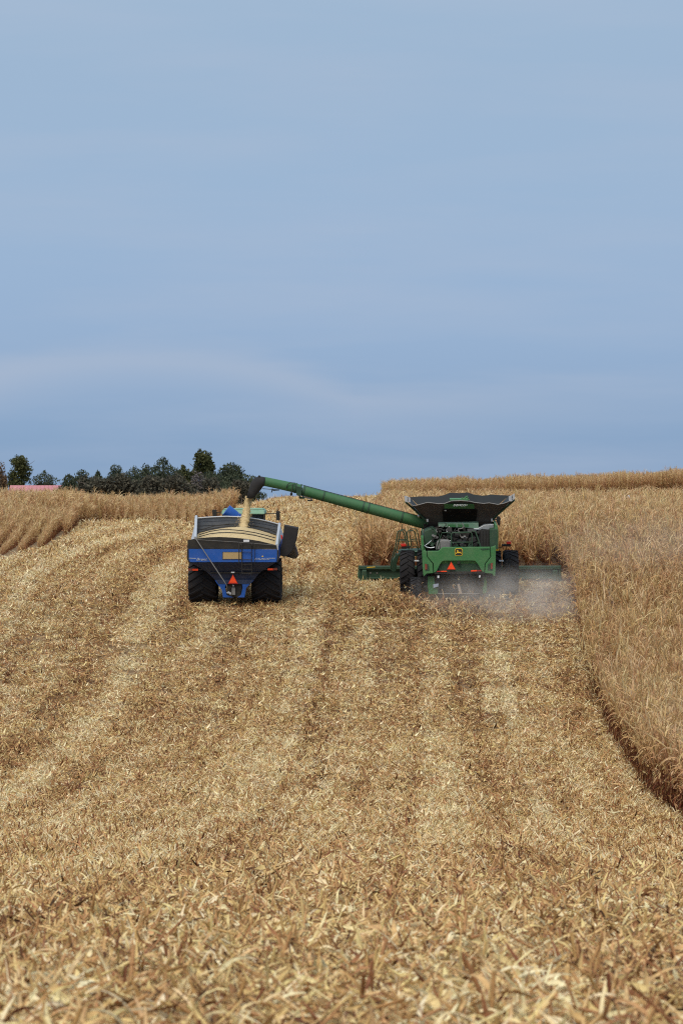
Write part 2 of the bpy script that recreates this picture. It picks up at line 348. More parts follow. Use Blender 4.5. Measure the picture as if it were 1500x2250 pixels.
def scatter(name, P, ROT, S, IDX, LANE, meshes):
    src = bpy.data.collections.new(name+'_pieces')
    for i, me in enumerate(meshes):
        src.objects.link(bpy.data.objects.new('piece_%02d' % i, me))
    me = bpy.data.meshes.new(name); me.vertices.add(len(P)); me.vertices.foreach_set('co', np.asarray(P, np.float32).ravel())
    a = me.attributes.new('rot', 'FLOAT_VECTOR', 'POINT'); a.data.foreach_set('vector', np.asarray(ROT, np.float32).ravel())
    a = me.attributes.new('scl', 'FLOAT_VECTOR', 'POINT')
    S = np.asarray(S, np.float32); S = np.repeat(S[:, None], 3, 1) if S.ndim == 1 else S
    a.data.foreach_set('vector', S.ravel())
    a = me.attributes.new('idx', 'INT', 'POINT'); a.data.foreach_set('value', np.asarray(IDX, np.int32))
    a = me.attributes.new('lane', 'FLOAT', 'POINT'); a.data.foreach_set('value', np.asarray(LANE, np.float32))
    o = link(bpy.data.objects.new(name, me))
    g = bpy.data.node_groups.new(name, 'GeometryNodeTree')
    g.interface.new_socket('Geometry', in_out='INPUT', socket_type='NodeSocketGeometry'); g.interface.new_socket('Geometry', in_out='OUTPUT', socket_type='NodeSocketGeometry')
    gi = g.nodes.new('NodeGroupInput'); go = g.nodes.new('NodeGroupOutput')
    ci = g.nodes.new('GeometryNodeCollectionInfo'); ci.inputs['Collection'].default_value = src; ci.inputs['Separate Children'].default_value = True; ci.inputs['Reset Children'].default_value = True
    ip = g.nodes.new('GeometryNodeInstanceOnPoints'); ip.inputs['Pick Instance'].default_value = True
    def attr(n, dt):
        q = g.nodes.new('GeometryNodeInputNamedAttribute'); q.data_type = dt; q.inputs['Name'].default_value = n; return q.outputs['Attribute']
    e2r = g.nodes.new('FunctionNodeEulerToRotation')
    g.links.new(attr('rot', 'FLOAT_VECTOR'), e2r.inputs[0])
    g.links.new(gi.outputs[0], ip.inputs['Points']); g.links.new(ci.outputs[0], ip.inputs['Instance'])
    g.links.new(attr('idx', 'INT'), ip.inputs['Instance Index']); g.links.new(e2r.outputs[0], ip.inputs['Rotation']); g.links.new(attr('scl', 'FLOAT_VECTOR'), ip.inputs['Scale'])
    g.links.new(ip.outputs[0], go.inputs[0])
    md = o.modifiers.new('scatter', 'NODES'); md.node_group = g
    return o

# ------------------------------------------------------------------ corn residue over the stubble
def clump(seed, n, rad, big=1.0, wd=1.0, up=.52):
    r = random.Random(seed); s = Strips()
    for i in range(n):
        a = r.random()*6.283; q = rad*math.sqrt(r.random()); kind = r.random()
        base = (q*math.cos(a), q*math.sin(a), r.uniform(.0, .05))
        pit = abs(r.gauss(0, up)); pit = min(pit, 1.25); az = r.random()*6.283
        if kind < .62:      # leaf strip
            s.strip(base, az, pit, r.uniform(.10, .28)*big, r.uniform(.008, .024)*big*wd, r.uniform(-1.6, .5), r.uniform(-1.6, 1.6), r.choice([.04, .16, .30, .42, .5, .6, .74])+r.uniform(-.06, .06), 4, .2, r.uniform(-.8, .8))
        elif kind < .84:    # husk
            s.strip(base, az, pit, r.uniform(.07, .17)*big, r.uniform(.016, .042)*big*wd, r.uniform(-1.4, 1.0), r.uniform(-.8, .8), r.uniform(.62, 1.0), 4, .12, r.uniform(-.7, .7), fold=r.uniform(.2, .7))
        elif kind < .95:    # stalk splinter
            L = r.uniform(.10, .30)*big; d = Vector((math.cos(az)*math.cos(pit*.7), math.sin(az)*math.cos(pit*.7), math.sin(pit*.7)))
            s.cyl([Vector(base), Vector(base)+d*L], r.uniform(.005, .011)*big, r.uniform(.3, .85), 4)
        else:               # dark leaf
            s.strip(base, az, pit*.6, r.uniform(.1, .2)*big, r.uniform(.02, .05)*big, r.uniform(-1, 1), r.uniform(-1, 1), r.uniform(.0, .15), 3, .4)
    return s.mesh('residue_clump', 'residue')
def smooth_noise(u, d, seed, su, sd_):
    g = np.random.default_rng(seed).normal(size=(64, 64)); a = u/su; b = d/sd_
    i = np.floor(a).astype(int); j = np.floor(b).astype(int); fu = a-i; fd = b-j; fu = fu*fu*(3-2*fu); fd = fd*fd*(3-2*fd)
    def G(p, q): return g[p % 64, q % 64]
    return (G(i, j)*(1-fu)+G(i+1, j)*fu)*(1-fd)+(G(i, j+1)*(1-fu)+G(i+1, j+1)*fu)*fd
def lane(x, d):
    u = x-.02*(d-192)
    v = .075+.05*smooth_noise(u, d, 3, 1.1, 60)+.07*smooth_noise(u, d, 4, .4, 9)+.04*smooth_noise(u, d, 5, 2.2, 14)
    for c, w, h in ((-1.3, .38, .17), (4.0, .36, .16), (6.8, .34, .15), (1.2, .26, .13), (8.2, .3, .10), (2.6, .25, .08), (-2.4, .3, .08),
                    (-.2, .26, -.16), (5.3, .26, -.15), (-3.3, .3, -.13), (9.3, .4, -.12), (2.0, .2, -.10), (7.5, .2, -.10),
                    (-14.2, .55, .26), (-12.5, .35, -.16), (-11.0, .42, .20), (-9.5, .4, -.17), (-8.1, .42, .22), (-6.8, .35, -.14), (-5.5, .36, .16), (-4.4, .25, -.10), (-16.8, .5, .2), (-15.6, .3, -.12)):
        v = v+1.0*h*np.exp(-((u-c)/w)**2)
    v = v+.15*np.cos(u*2*math.pi/.76)*(.7+.7*smooth_noise(u, d, 6, 3, 20))+.09*smooth_noise(u, d, 7, .5, 2.2)
    return v*(.55+.45*sm(d, 50, 120))
def residue():
    meshes = [clump(100+i, 17, .30, 1.0, 1.2, .46) for i in range(14)]+[clump(150+i, 17, .30, 1.0, 1.55, .36) for i in range(14)]
    P = []; S = []
    def fill(d0, d1, dens, scale, marg=1.32):
        A = .1579*marg*(d1*d1-d0*d0)/2+3*(d1-d0); n = int(A*dens)
        d = np.sqrt(RNG.uniform(d0*d0, d1*d1, n)); x = RNG.uniform(-.5, .5, n)*(.1579*marg*d+3)
        keep = ~in_corn(x-.15, d) & (RNG.random(n) < np.clip(1+1.8*(lane(x, d)+.06), .6, 1)); d = d[keep]; x = x[keep]
        P.append(np.stack([x, d, gz(x, d)+.01], -1)); S.append(RNG.uniform(.75, 1.3, len(d))*scale)
    fill(17, 40, 34, .82); fill(40, 60, 26, .92); fill(60, 110, 19, 1.05); fill(110, 210, 13, 1.15); fill(210, 300, 6.5, 1.5); fill(300, 520, 2.6, 2.2)
    P = np.concatenate(P); S = np.concatenate(S); n = len(P)
    ROT = np.stack([RNG.normal(0, .16, n), RNG.normal(0, .16, n), RNG.uniform(0, 6.283, n)], -1)
    SS = np.stack([S, S, S*RNG.uniform(.8, 1.5, n)], -1)
    o = scatter('corn_residue', P, ROT, SS, RNG.integers(0, 14, n)+14*(P[:, 1]+RNG.normal(0, 9, n) < 72), lane(P[:, 0], P[:, 1]), meshes)
    tag(o, 'chopped tan corn leaves husks and stalks covering the field', 'corn residue', kind='stuff')
    # larger loose leaves close to the viewer
    big = []
    for i in range(14):
        r = random.Random(900+i); s = Strips()
        s.strip((0, 0, .02), 0, r.uniform(.1, .9), r.uniform(.20, .48), r.uniform(.03, .075), r.uniform(-1.9, .2), r.uniform(-1.4, 1.4), r.choice([.12, .3, .4, .5, .62, .75, .85]), 7, .15, r.uniform(-.6, .6), fold=r.uniform(.15, .6))
        big.append(s.mesh('loose_leaf', 'residue'))
    d = np.sqrt(np.concatenate([RNG.uniform(17**2, 75**2, 14000), RNG.uniform(17**2, 40**2, 7000)])); x = RNG.uniform(-.5, .5, len(d))*(.1579*1.3*d+3); n = len(d)
    o = scatter('loose_corn_leaves', np.stack([x, d, gz(x, d)+.03], -1), np.stack([RNG.normal(0, .3, n), RNG.normal(0, .3, n), RNG.uniform(0, 6.283, n)], -1),
                RNG.uniform(.42, .88, n), RNG.integers(0, 14, n), lane(x, d)*.8+RNG.uniform(-.05, .15, n), big)
    tag(o, 'larger curled dry corn leaves strewn over the near stubble', 'corn leaves', kind='stuff')
residue()
def stubble():
    ms = []
    for i in range(6):
        r = random.Random(1200+i); s = Strips(); h = r.uniform(.16, .30); l = (r.uniform(-.05, .05), r.uniform(-.05, .05))
        s.cyl([(0, 0, -.03), (l[0]*.4, l[1]*.4, h*.5), (l[0], l[1], h)], [.013, .012, .011], r.uniform(.25, .6), 5)
        for k_ in range(1): s.strip((l[0]*.6, l[1]*.6, h*r.uniform(.3, .8)), r.random()*6.28, r.uniform(.2, 1.2), r.uniform(.1, .25), r.uniform(.02, .04), -r.uniform(.3, 2), r.uniform(-1, 1), r.uniform(.3, .85), 4, .2)
        ms.append(s.mesh('stalk_stub', 'residue'))
    P = []
    for u in np.arange(-26.2, 10.1, .76):
        d = np.arange(17, 240, .34); d = d+RNG.normal(0, .1, len(d)); x = u+.02*(d-192)+RNG.normal(0, .03, len(d)); k_ = (np.abs(x) < .105*d+1.5) & (RNG.random(len(d)) < .62) & ~in_corn(x, d)
        P.append(np.stack([x, d], -1)[k_])
    P = np.concatenate(P); x, d = P[:, 0], P[:, 1]; n = len(P)
    o = scatter('corn_stubble', np.stack([x, d, gz(x, d)], -1), np.stack([RNG.normal(0, .35, n), RNG.normal(0, .35, n), RNG.uniform(0, 6.28, n)], -1), RNG.uniform(.7, 1.25, n), RNG.integers(0, 6, n), lane(x, d)*.6, ms)
    tag(o, 'rows of short cut corn stalk stubs poking through the residue', 'stubble', kind='stuff')
stubble()

# ------------------------------------------------------------------ standing corn
def corn_variant(seed, shaded_base=False):
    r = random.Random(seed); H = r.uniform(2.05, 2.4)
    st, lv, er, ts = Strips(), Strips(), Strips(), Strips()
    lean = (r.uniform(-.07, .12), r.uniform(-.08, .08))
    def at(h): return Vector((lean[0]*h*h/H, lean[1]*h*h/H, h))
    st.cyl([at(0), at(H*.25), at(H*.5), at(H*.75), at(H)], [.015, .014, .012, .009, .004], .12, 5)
    for i in range(len(st.t)): st.t[i] = (.0 if shaded_base else .08)+.55*max(0, st.v[i][2]/H)**1.6  # reddish stalk, its foot darkened further with painted shade
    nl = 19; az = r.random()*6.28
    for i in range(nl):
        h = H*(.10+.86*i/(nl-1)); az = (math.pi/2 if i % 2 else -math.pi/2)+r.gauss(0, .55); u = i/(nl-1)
        if u < (.46 if shaded_base else .30):         # dead brown lower leaves hang down, base shade also put into their tone
            lv.strip(at(h), az, r.uniform(-.9, .4), r.uniform(.3, .55), r.uniform(.03, .05), -r.uniform(.6, 1.8), r.uniform(-2.2, 2.2), (r.choice([r.uniform(-.04, .18), r.uniform(-.04, .18), r.uniform(.3, .6)])+.10*u) if shaded_base else (r.uniform(.06, .26)+.3*u), 5, .15, r.uniform(-.4, .4))
        else:
            tone = .20+.52*u+r.uniform(-.16, .16)  # tone climbs with height, putting the shade between rows into the colour
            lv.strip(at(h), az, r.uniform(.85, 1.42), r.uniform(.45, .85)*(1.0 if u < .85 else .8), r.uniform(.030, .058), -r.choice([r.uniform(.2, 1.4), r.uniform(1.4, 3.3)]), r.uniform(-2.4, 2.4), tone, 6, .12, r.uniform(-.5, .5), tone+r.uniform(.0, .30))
    for k_ in range(r.choice([1, 1, 2])):
        h = H*r.uniform(.42, .52); a = r.random()*6.28; b = at(h); d = Vector((math.cos(a)*.75, math.sin(a)*.75, -.65 if r.random() < .6 else .6))
        er.cyl([b, b+d*.05, b+d*.13, b+d*.2, b+d*.23], [.012, .026, .03, .02, .006], .72, 6)
        er.strip(b+d*.05, a, -.2, .22, .05, -.8, .5, .8, 3, .2)
    for k_ in range(6):
        ts.strip(at(H*.985), r.random()*6.28, r.uniform(.8, 1.5), r.uniform(.14, .30), .012, -r.uniform(.1, .9), .5, r.uniform(.5, .85), 3, .4)
    return st, lv, er, ts
def standing_corn():
    parts = []; joined = []
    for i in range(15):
        q = corn_variant(300+i, i >= 10); parts.append([s.mesh(n, 'corn') for s, n in zip(q, ('stalk', 'leaves', 'ear', 'tassel'))])  # last variants have more shade painted into the base, for edge rows
        J = Strips()
        for s in q:
            o = len(J.v); J.v += s.v; J.t += s.t; J.f += [tuple(i+o for i in f) for f in s.f]
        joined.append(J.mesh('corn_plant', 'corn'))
    P = []
    def rows(u0, u1, d0, d1, leanf, sp=.165, row=.76):
        for u in np.arange(u0, u1, row):
            d = np.arange(d0, d1, sp); d = d+RNG.normal(0, .05, len(d)); x = u+leanf(d)+RNG.normal(0, np.where(d > 440, .10, .025), len(d))
            P.append(np.stack([x, d], -1))
    le = lambda d: .02*(d-192)
    rows(10.35, 36, 78, 300, le)
    rows(1.0, 10.3, 198.8, 300, lambda d: .022*(d-192))
    rows(4.4, 62, 448, 470, lambda d: .04*(d-448), .19)
    rows(-50, -6.0, 203, 374, lambda d: -.044*(d-345), .18)
    P = np.concatenate(P); keep = in_corn(P[:, 0]+.06, P[:, 1]) | (P[:, 1] > 440)
    x, d = P[:, 0], P[:, 1]; px = CX+F*x/d
    keep &= (px > -350) & (px < 1500+520) & (RNG.random(len(P)) > .05)
    P = P[keep]; x, d = P[:, 0], P[:, 1]; px = CX+F*x/d; n = len(P)
    near = np.where((px < 1500) & (d < 200) & (d > 90))[0]; near = near[np.argsort(d[near])][:300]
    mask = np.zeros(n, bool); mask[near] = True
    rot = np.where(RNG.random(n) < .5, 0, math.pi)+RNG.normal(0, .35, n); z = gz(x, d)
    scl = RNG.normal(1, .065, n)*(1+.05*smooth_noise(x, d, 21, 2.5, 6))*np.where(d > 440, .91+.05*smooth_noise(x, d, 22, 1.6, 4), 1.0)
    lf = np.where((x < -5) & (d < 400), np.where((d < 325), (.30+.70*sm(d, 205, 295))*(.7+.3*sm(left_e(d)-x, 0, 4)), .30+.70*sm(d, 325, 358)), 1.0); lf = np.where((x < -18.5) & (d > 275) & (d < 400), 1.0, lf); scl = scl*lf
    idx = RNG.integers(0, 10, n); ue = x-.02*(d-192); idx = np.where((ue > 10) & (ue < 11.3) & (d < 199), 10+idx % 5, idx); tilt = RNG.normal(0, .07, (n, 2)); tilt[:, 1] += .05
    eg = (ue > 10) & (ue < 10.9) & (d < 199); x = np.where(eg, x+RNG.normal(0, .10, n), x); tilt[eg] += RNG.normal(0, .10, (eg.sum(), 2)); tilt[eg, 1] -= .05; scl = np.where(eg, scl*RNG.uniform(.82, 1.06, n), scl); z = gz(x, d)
    q = ~mask
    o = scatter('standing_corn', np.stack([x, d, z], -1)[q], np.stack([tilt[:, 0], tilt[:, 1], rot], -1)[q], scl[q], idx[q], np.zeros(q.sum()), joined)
    tag(o, 'wide blocks of ripe tan corn standing beyond the front rows', 'corn', kind='stuff')
    lab = 'dry tan corn plant in the outer rows along the cut edge at right'
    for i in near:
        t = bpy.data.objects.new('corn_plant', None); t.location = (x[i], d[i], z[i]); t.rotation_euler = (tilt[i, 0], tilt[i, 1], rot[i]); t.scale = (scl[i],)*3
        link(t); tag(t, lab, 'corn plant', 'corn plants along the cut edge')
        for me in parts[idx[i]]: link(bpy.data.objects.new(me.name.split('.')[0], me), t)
    print('corn', n)
standing_corn()

# ------------------------------------------------------------------ far trees and barn
def crown(name, lobes, n, size, m, parent, seed, cone=False):
    r = np.random.default_rng(seed); V = []; T = []
    vol = np.array([l[3]*l[4] for l in lobes]); vol = vol/vol.sum()
    for (cx_, cy_, cz_, rx, rz), w in zip(lobes, vol):
        k_ = int(n*w)
        if cone:
            t = 1-np.sqrt(r.random(k_)); rr = rx*1.25*np.minimum(1, 1.55*(1-t)**.7)*r.random(k_)**.4*(.85+.22*np.sin(t*17+r.random()*6)+.16*r.normal(size=k_)); a = r.random(k_)*6.283
            c = np.stack([cx_+rr*np.cos(a), cy_+rr*np.sin(a), cz_-rz+t*2*rz], -1)
        else:
            d = r.normal(size=(k_, 3)); d /= np.linalg.norm(d, axis=1)[:, None]
            rad = r.random(k_)**.45*(1+.22*np.sin(d[:, 0]*7+seed)*np.sin(d[:, 2]*6+cx_))
            c = np.array([cx_, cy_, cz_])+d*rad[:, None]*np.array([rx, rx, rz])
        sz = size*r.uniform(.5, 1.3, k_)
        e1 = r.normal(size=(k_, 3)); e1 /= np.linalg.norm(e1, axis=1)[:, None]
        if cone: e1[:, 2] = np.abs(e1[:, 2])+.4
        e2 = np.cross(e1, r.normal(size=(k_, 3))); e2 /= np.linalg.norm(e2, axis=1)[:, None]
        A = e1*sz[:, None]; B = e2*(sz*.55)[:, None]
        V.append(np.stack([c-A*.5, c+B*.5, c+A*.6, c-B*.5], 1).reshape(-1, 3)); T.append(np.repeat(np.clip(r.normal(.45, .25, k_), 0, 1), 4))
    V = np.concatenate(V); T = np.concatenate(T); f = np.arange(len(V)).reshape(-1, 4)
    me = bpy.data.meshes.new(name); me.from_pydata(V.tolist(), [], f.tolist()); a = me.attributes.new('tone', 'FLOAT', 'POINT'); a.data.foreach_set('value', T.astype(np.float32))
    me.materials.append(M[m]); return link(bpy.data.objects.new(name, me), parent)
def tree(name, label, px, top, wpx, d, kind, m, seed, base=1100, group='trees on the far crest', n=1500, size=.42):
    s = d/F; X = (px-CX)*s; ztop = (CY-top)*s+EYE; zb = float(gz(X, d)); H = ztop-zb; w = wpx*s/2
    t = empty(name, (X, d, zb)); tag(t, label, 'tree', group); r = random.Random(seed)
    mb = MB(); mb.tube([(0, 0, -.2), (.05*w, 0, H*.3), (-.04*w, .1, H*.62), (.02*w, 0, H*.9)], [.05*H*.6, .035*H*.6, .02*H*.6, .02], 7)
    tops = []
    for i in range(7):
        a = r.random()*6.28; h = H*r.uniform(.25, .7); e = Vector((math.cos(a)*w*.8, math.sin(a)*w*.8, h+H*.18)); mb.tube([(0, 0, h), e*.5+Vector((0, 0, h*.5+.1)), e], [.09, .06, .02], 5)
    mb.build('trunk', 'bark', t)
    if kind == 'cone':
        lobes = [(0, 0, H*.53, w, H*.47)]
        for i in range(3):
            a = r.random()*6.28; lobes.append((math.cos(a)*w*.6, math.sin(a)*w*.4, H*r.uniform(.30, .40), w*.62, H*r.uniform(.30, .40)))
        crown('crown', [(a, b, c, d_*1.42, e) for a, b, c, d_, e in lobes], int(n*6), size*.9, m, t, seed, True)
    elif kind == 'round':
        lobes = [(0, 0, H*.62, w*.62, H*.25)]
        for i in range(9):
            a = r.random()*6.28; lobes.append((math.cos(a)*w*.55, math.sin(a)*w*.55, H*r.uniform(.28, .84), w*r.uniform(.28, .42), H*r.uniform(.08, .16)))
        crown('crown', lobes, int(n*1.8), size, m, t, seed)
    else:
        lobes = [(r.uniform(-.6, .6)*w, r.uniform(-.6, .6)*w, H*r.uniform(.3, .75), w*r.uniform(.3, .5), H*r.uniform(.16, .27)) for i in range(8)]
        crown('crown', lobes, n, size, m, t, seed)
    return t
D0 = 800
tree('leafy_tree', 'sparse brown autumn tree at the left edge of the photo', 2, 1000, 34, D0, 'round', 'autumn', 1, n=900, size=.4)
tree('leafy_tree', 'tall rounded green tree left of the pink barn roof', 48, 995, 76, D0+120, 'round', 'leafgreen', 2, n=3000, size=.5)
tree('cedar_tree', 'small dark cedar standing behind the pink barn roof', 98, 1033, 50, D0+90, 'cone', 'cedar', 3, n=1600)
tree('cedar_tree', 'dark cedar just right of the pink barn roof', 152, 1041, 36, D0, 'cone', 'cedar', 4)
tree('cedar_tree', 'broad dark cedar, second right of the barn roof', 180, 1031, 48, D0+8, 'cone', 'cedar', 5, n=2000)
tree('cedar_tree', 'slim small cedar between two broader cedars', 214, 1033, 32, D0-4, 'cone', 'cedar', 6)
tree('cedar_tree', 'pointed cedar with a clear single tip left of the cluster', 255, 1019, 44, D0+3, 'cone', 'cedar', 7, n=2000)
tree('cedar_tree', 'dark cedar with ragged top, left of a twin tipped pair', 296, 1022, 50, D0+12, 'cone', 'cedar', 8, n=2000)
tree('cedar_tree', 'narrow cedar with thin spike in the middle of the windbreak', 320, 1016, 34, D0, 'cone', 'cedar', 9)
tree('cedar_tree', 'thick tall cedar left of the highest leafy tree', 358, 1003, 62, D0+6, 'cone', 'cedar', 10, n=2800)
tree('leafy_tree', 'dull green leafy tree filling the gap below the highest tree', 402, 1008, 50, D0+10, 'round', 'leafgreen', 11, n=2200, size=.5)
tree('leafy_tree', 'highest leafy tree in the windbreak with open airy top', 444, 981, 72, D0+15, 'round', 'leafgreen', 12, n=3200, size=.5)
tree('bare_shrub', 'grey leafless shrub in front of the highest leafy tree', 432, 1026, 40, D0-25, 'bush', 'twig', 13, n=900, size=.4)
tree('cedar_tree', 'broad cone shaped cedar at the right end of the windbreak', 508, 1016, 76, D0, 'cone', 'cedar', 14, n=3600, size=.5)
tree('cedar_tree', 'dark cedar between the highest tree and the end cedar', 462, 1034, 58, D0-8, 'cone', 'cedar', 15, n=2400)
for i, (px, top, w) in enumerate(((203, 1044, 84), (262, 1036, 90), (335, 1036, 110), (395, 1030, 104), (452, 1034, 90), (530, 1050, 48))):
    tree('brush_clump', ['low dull brush at the left foot of the windbreak', 'low brush under the single tipped cedar', 'brush under the middle of the windbreak', 'brush under the dull green leafy tree', 'brush in front of the grey leafless shrub', 'low brush at the right foot of the end cedar'][i], px, top, w, D0-32, 'bush', 'brush', 40+i, n=4200, size=.5)
def barn():
    d = 850; s = d/F; x0, x1 = (19-CX)*s, (138-CX)*s; cx_ = (x0+x1)/2; w = x1-x0; zb = float(gz(cx_, d)); top = (CY-1066)*s+EYE-zb
    t = empty('barn', (cx_, d, zb)); tag(t, 'low barn with pinkish red roof at the far left', 'barn')
    eave = top-1.5
    MB().hull8([(-w/2+.3, 0, 0), (w/2-.3, 0, 0), (w/2-.3, 8, 0), (-w/2+.3, 8, 0)], [(-w/2+.3, 0, eave), (w/2-.3, 0, eave), (w/2-.3, 8, eave), (-w/2+.3, 8, eave)]).build('wall', 'barnwall', t)
    n = 14
    for i in range(n):
        a, b = -w/2+w*i/n, -w/2+w*(i+1)/n-.025
        mb = MB(); mb.hull8([(a, -.4, eave-.1), (b, -.4, eave-.1), (b, -.4, eave-.02), (a, -.4, eave-.02)], [(a, 4, top-.08), (b, 4, top-.08), (b, 4, top), (a, 4, top)])
        mb.hull8([(a, 8.4, eave-.1), (b, 8.4, eave-.1), (b, 8.4, eave-.02), (a, 8.4, eave-.02)], [(a, 4.01, top-.08), (b, 4.01, top-.08), (b, 4.01, top), (a, 4.01, top)])
        mb.build('roof_panel', 'roofred', t)
barn()

# ------------------------------------------------------------------ wheels
def tyre_mesh(Rr, Wd, rim, nl=20, lug=.05):
    mb = MB(); h = Wd/2
    mb.lathe_x([(-h*.72, rim), (-h*.95, rim+(Rr-rim)*.35), (-h, rim+(Rr-rim)*.7), (-h*.93, Rr*.955), (-h*.6, Rr*.975), (0, Rr*.98), (h*.6, Rr*.975), (h*.93, Rr*.955), (h, rim+(Rr-rim)*.7), (h*.95, rim+(Rr-rim)*.35), (h*.72, rim)], (0, 0, 0), 48)
    for sgn in (-1, 1):
        for k_ in range(nl):
            t0 = 2*math.pi*(k_+(.5 if sgn > 0 else 0))/nl; sw = .62*Wd/Rr*.55; th = .36*2*math.pi/nl
            st = []
            for i in range(5):
                u = i/4; x = sgn*(-.04*Wd+u*(h*1.0+.04*Wd)); t = t0+sw*u
                rad = Rr*.975 if u < .9 else Rr*.94
                for dt, rr in ((-th/2, rad-.01), (th/2, rad-.01), (th/2*.8, rad+lug), (-th/2*.8, rad+lug)):
                    st.append(Vector((x, -rr*math.sin(t+dt), rr*math.cos(t+dt))))
            fs = [(3, 2, 1, 0), (16, 17, 18, 19)]
            for i in range(4):
                for j in range(4): fs.append((i*4+j, i*4+(j+1) % 4, (i+1)*4+(j+1) % 4, (i+1)*4+j))
            mb.add(st, fs)
    return mb
def wheel(parent, c, Rr, Wd, rim, rimmat, nl=20, lug=.05):
    o = tyre_mesh(Rr, Wd, rim, nl, lug).build('wheel', 'rubber', parent); o.location = c
    mb = MB(); h = Wd/2
    mb.lathe_x([(-h*.7, rim), (-h*.66, rim*.9), (-h*.1, rim*.85), (-.05, rim*.4), (-.1, .16), (-.1, .001)], (0, 0, 0), 32)
    mb.lathe_x([(h*.7, rim), (h*.66, rim*.9), (h*.1, rim*.85), (.0, rim*.4), (.1, .16), (.1, .001)], (0, 0, 0), 32)
    for i in range(10):
        a = i*.6283; mb.box((-.1, .28*math.sin(a), .28*math.cos(a)), (.05, .05, .05)); mb.box((.1, .28*math.sin(a), .28*math.cos(a)), (.05, .05, .05))
    mb.build('rim', rimmat, o)
    return o
def place(name, px, d, pitch, yaw=0):
    X = (px-CX)*d/F; return empty(name, (X, d, float(gz(X, d))), (pitch, 0, yaw))
def sh(T, name, pts, y, dep, m, parent, bevel=0, dy=None):
    """plate of thickness dep whose outline follows the photograph at depth y of the machine (dy: extra depth per point)"""
    P = [T(px, py, y+(dy[i] if dy else 0)) for i, (px, py) in enumerate(pts)]
    return MB().prism(P, (0, dep, 0)).build(name, m, parent, bevel)
def smv(T, parent, pts_out, pts_in, y):
    a = sh(T, 'slow_vehicle_sign', pts_out, y, .02, 'dred', parent); sh(T, 'reflective_triangle', pts_in, y-.012, .008, 'orange', a); return a
z5 = lambda L: [(910+x/7.5, 1190+y/7.5) for x, y in L]
z4 = lambda L: [(880+x/5.77, 1070+y/5.77) for x, y in L]
z1 = lambda L: [(380+x/5, 1080+y/5) for x, y in L]
z2 = lambda L: [(400+x/5.357, 1100+y/5.357) for x, y in L]
z6 = lambda L: [(530+x/8.82, 1030+y/8.82) for x, y in L]
z8 = lambda L: [(770+x/7.895, 1130+y/7.895) for x, y in L]
z3 = lambda L: [(520+x/3.409, 1020+y/3.409) for x, y in L]

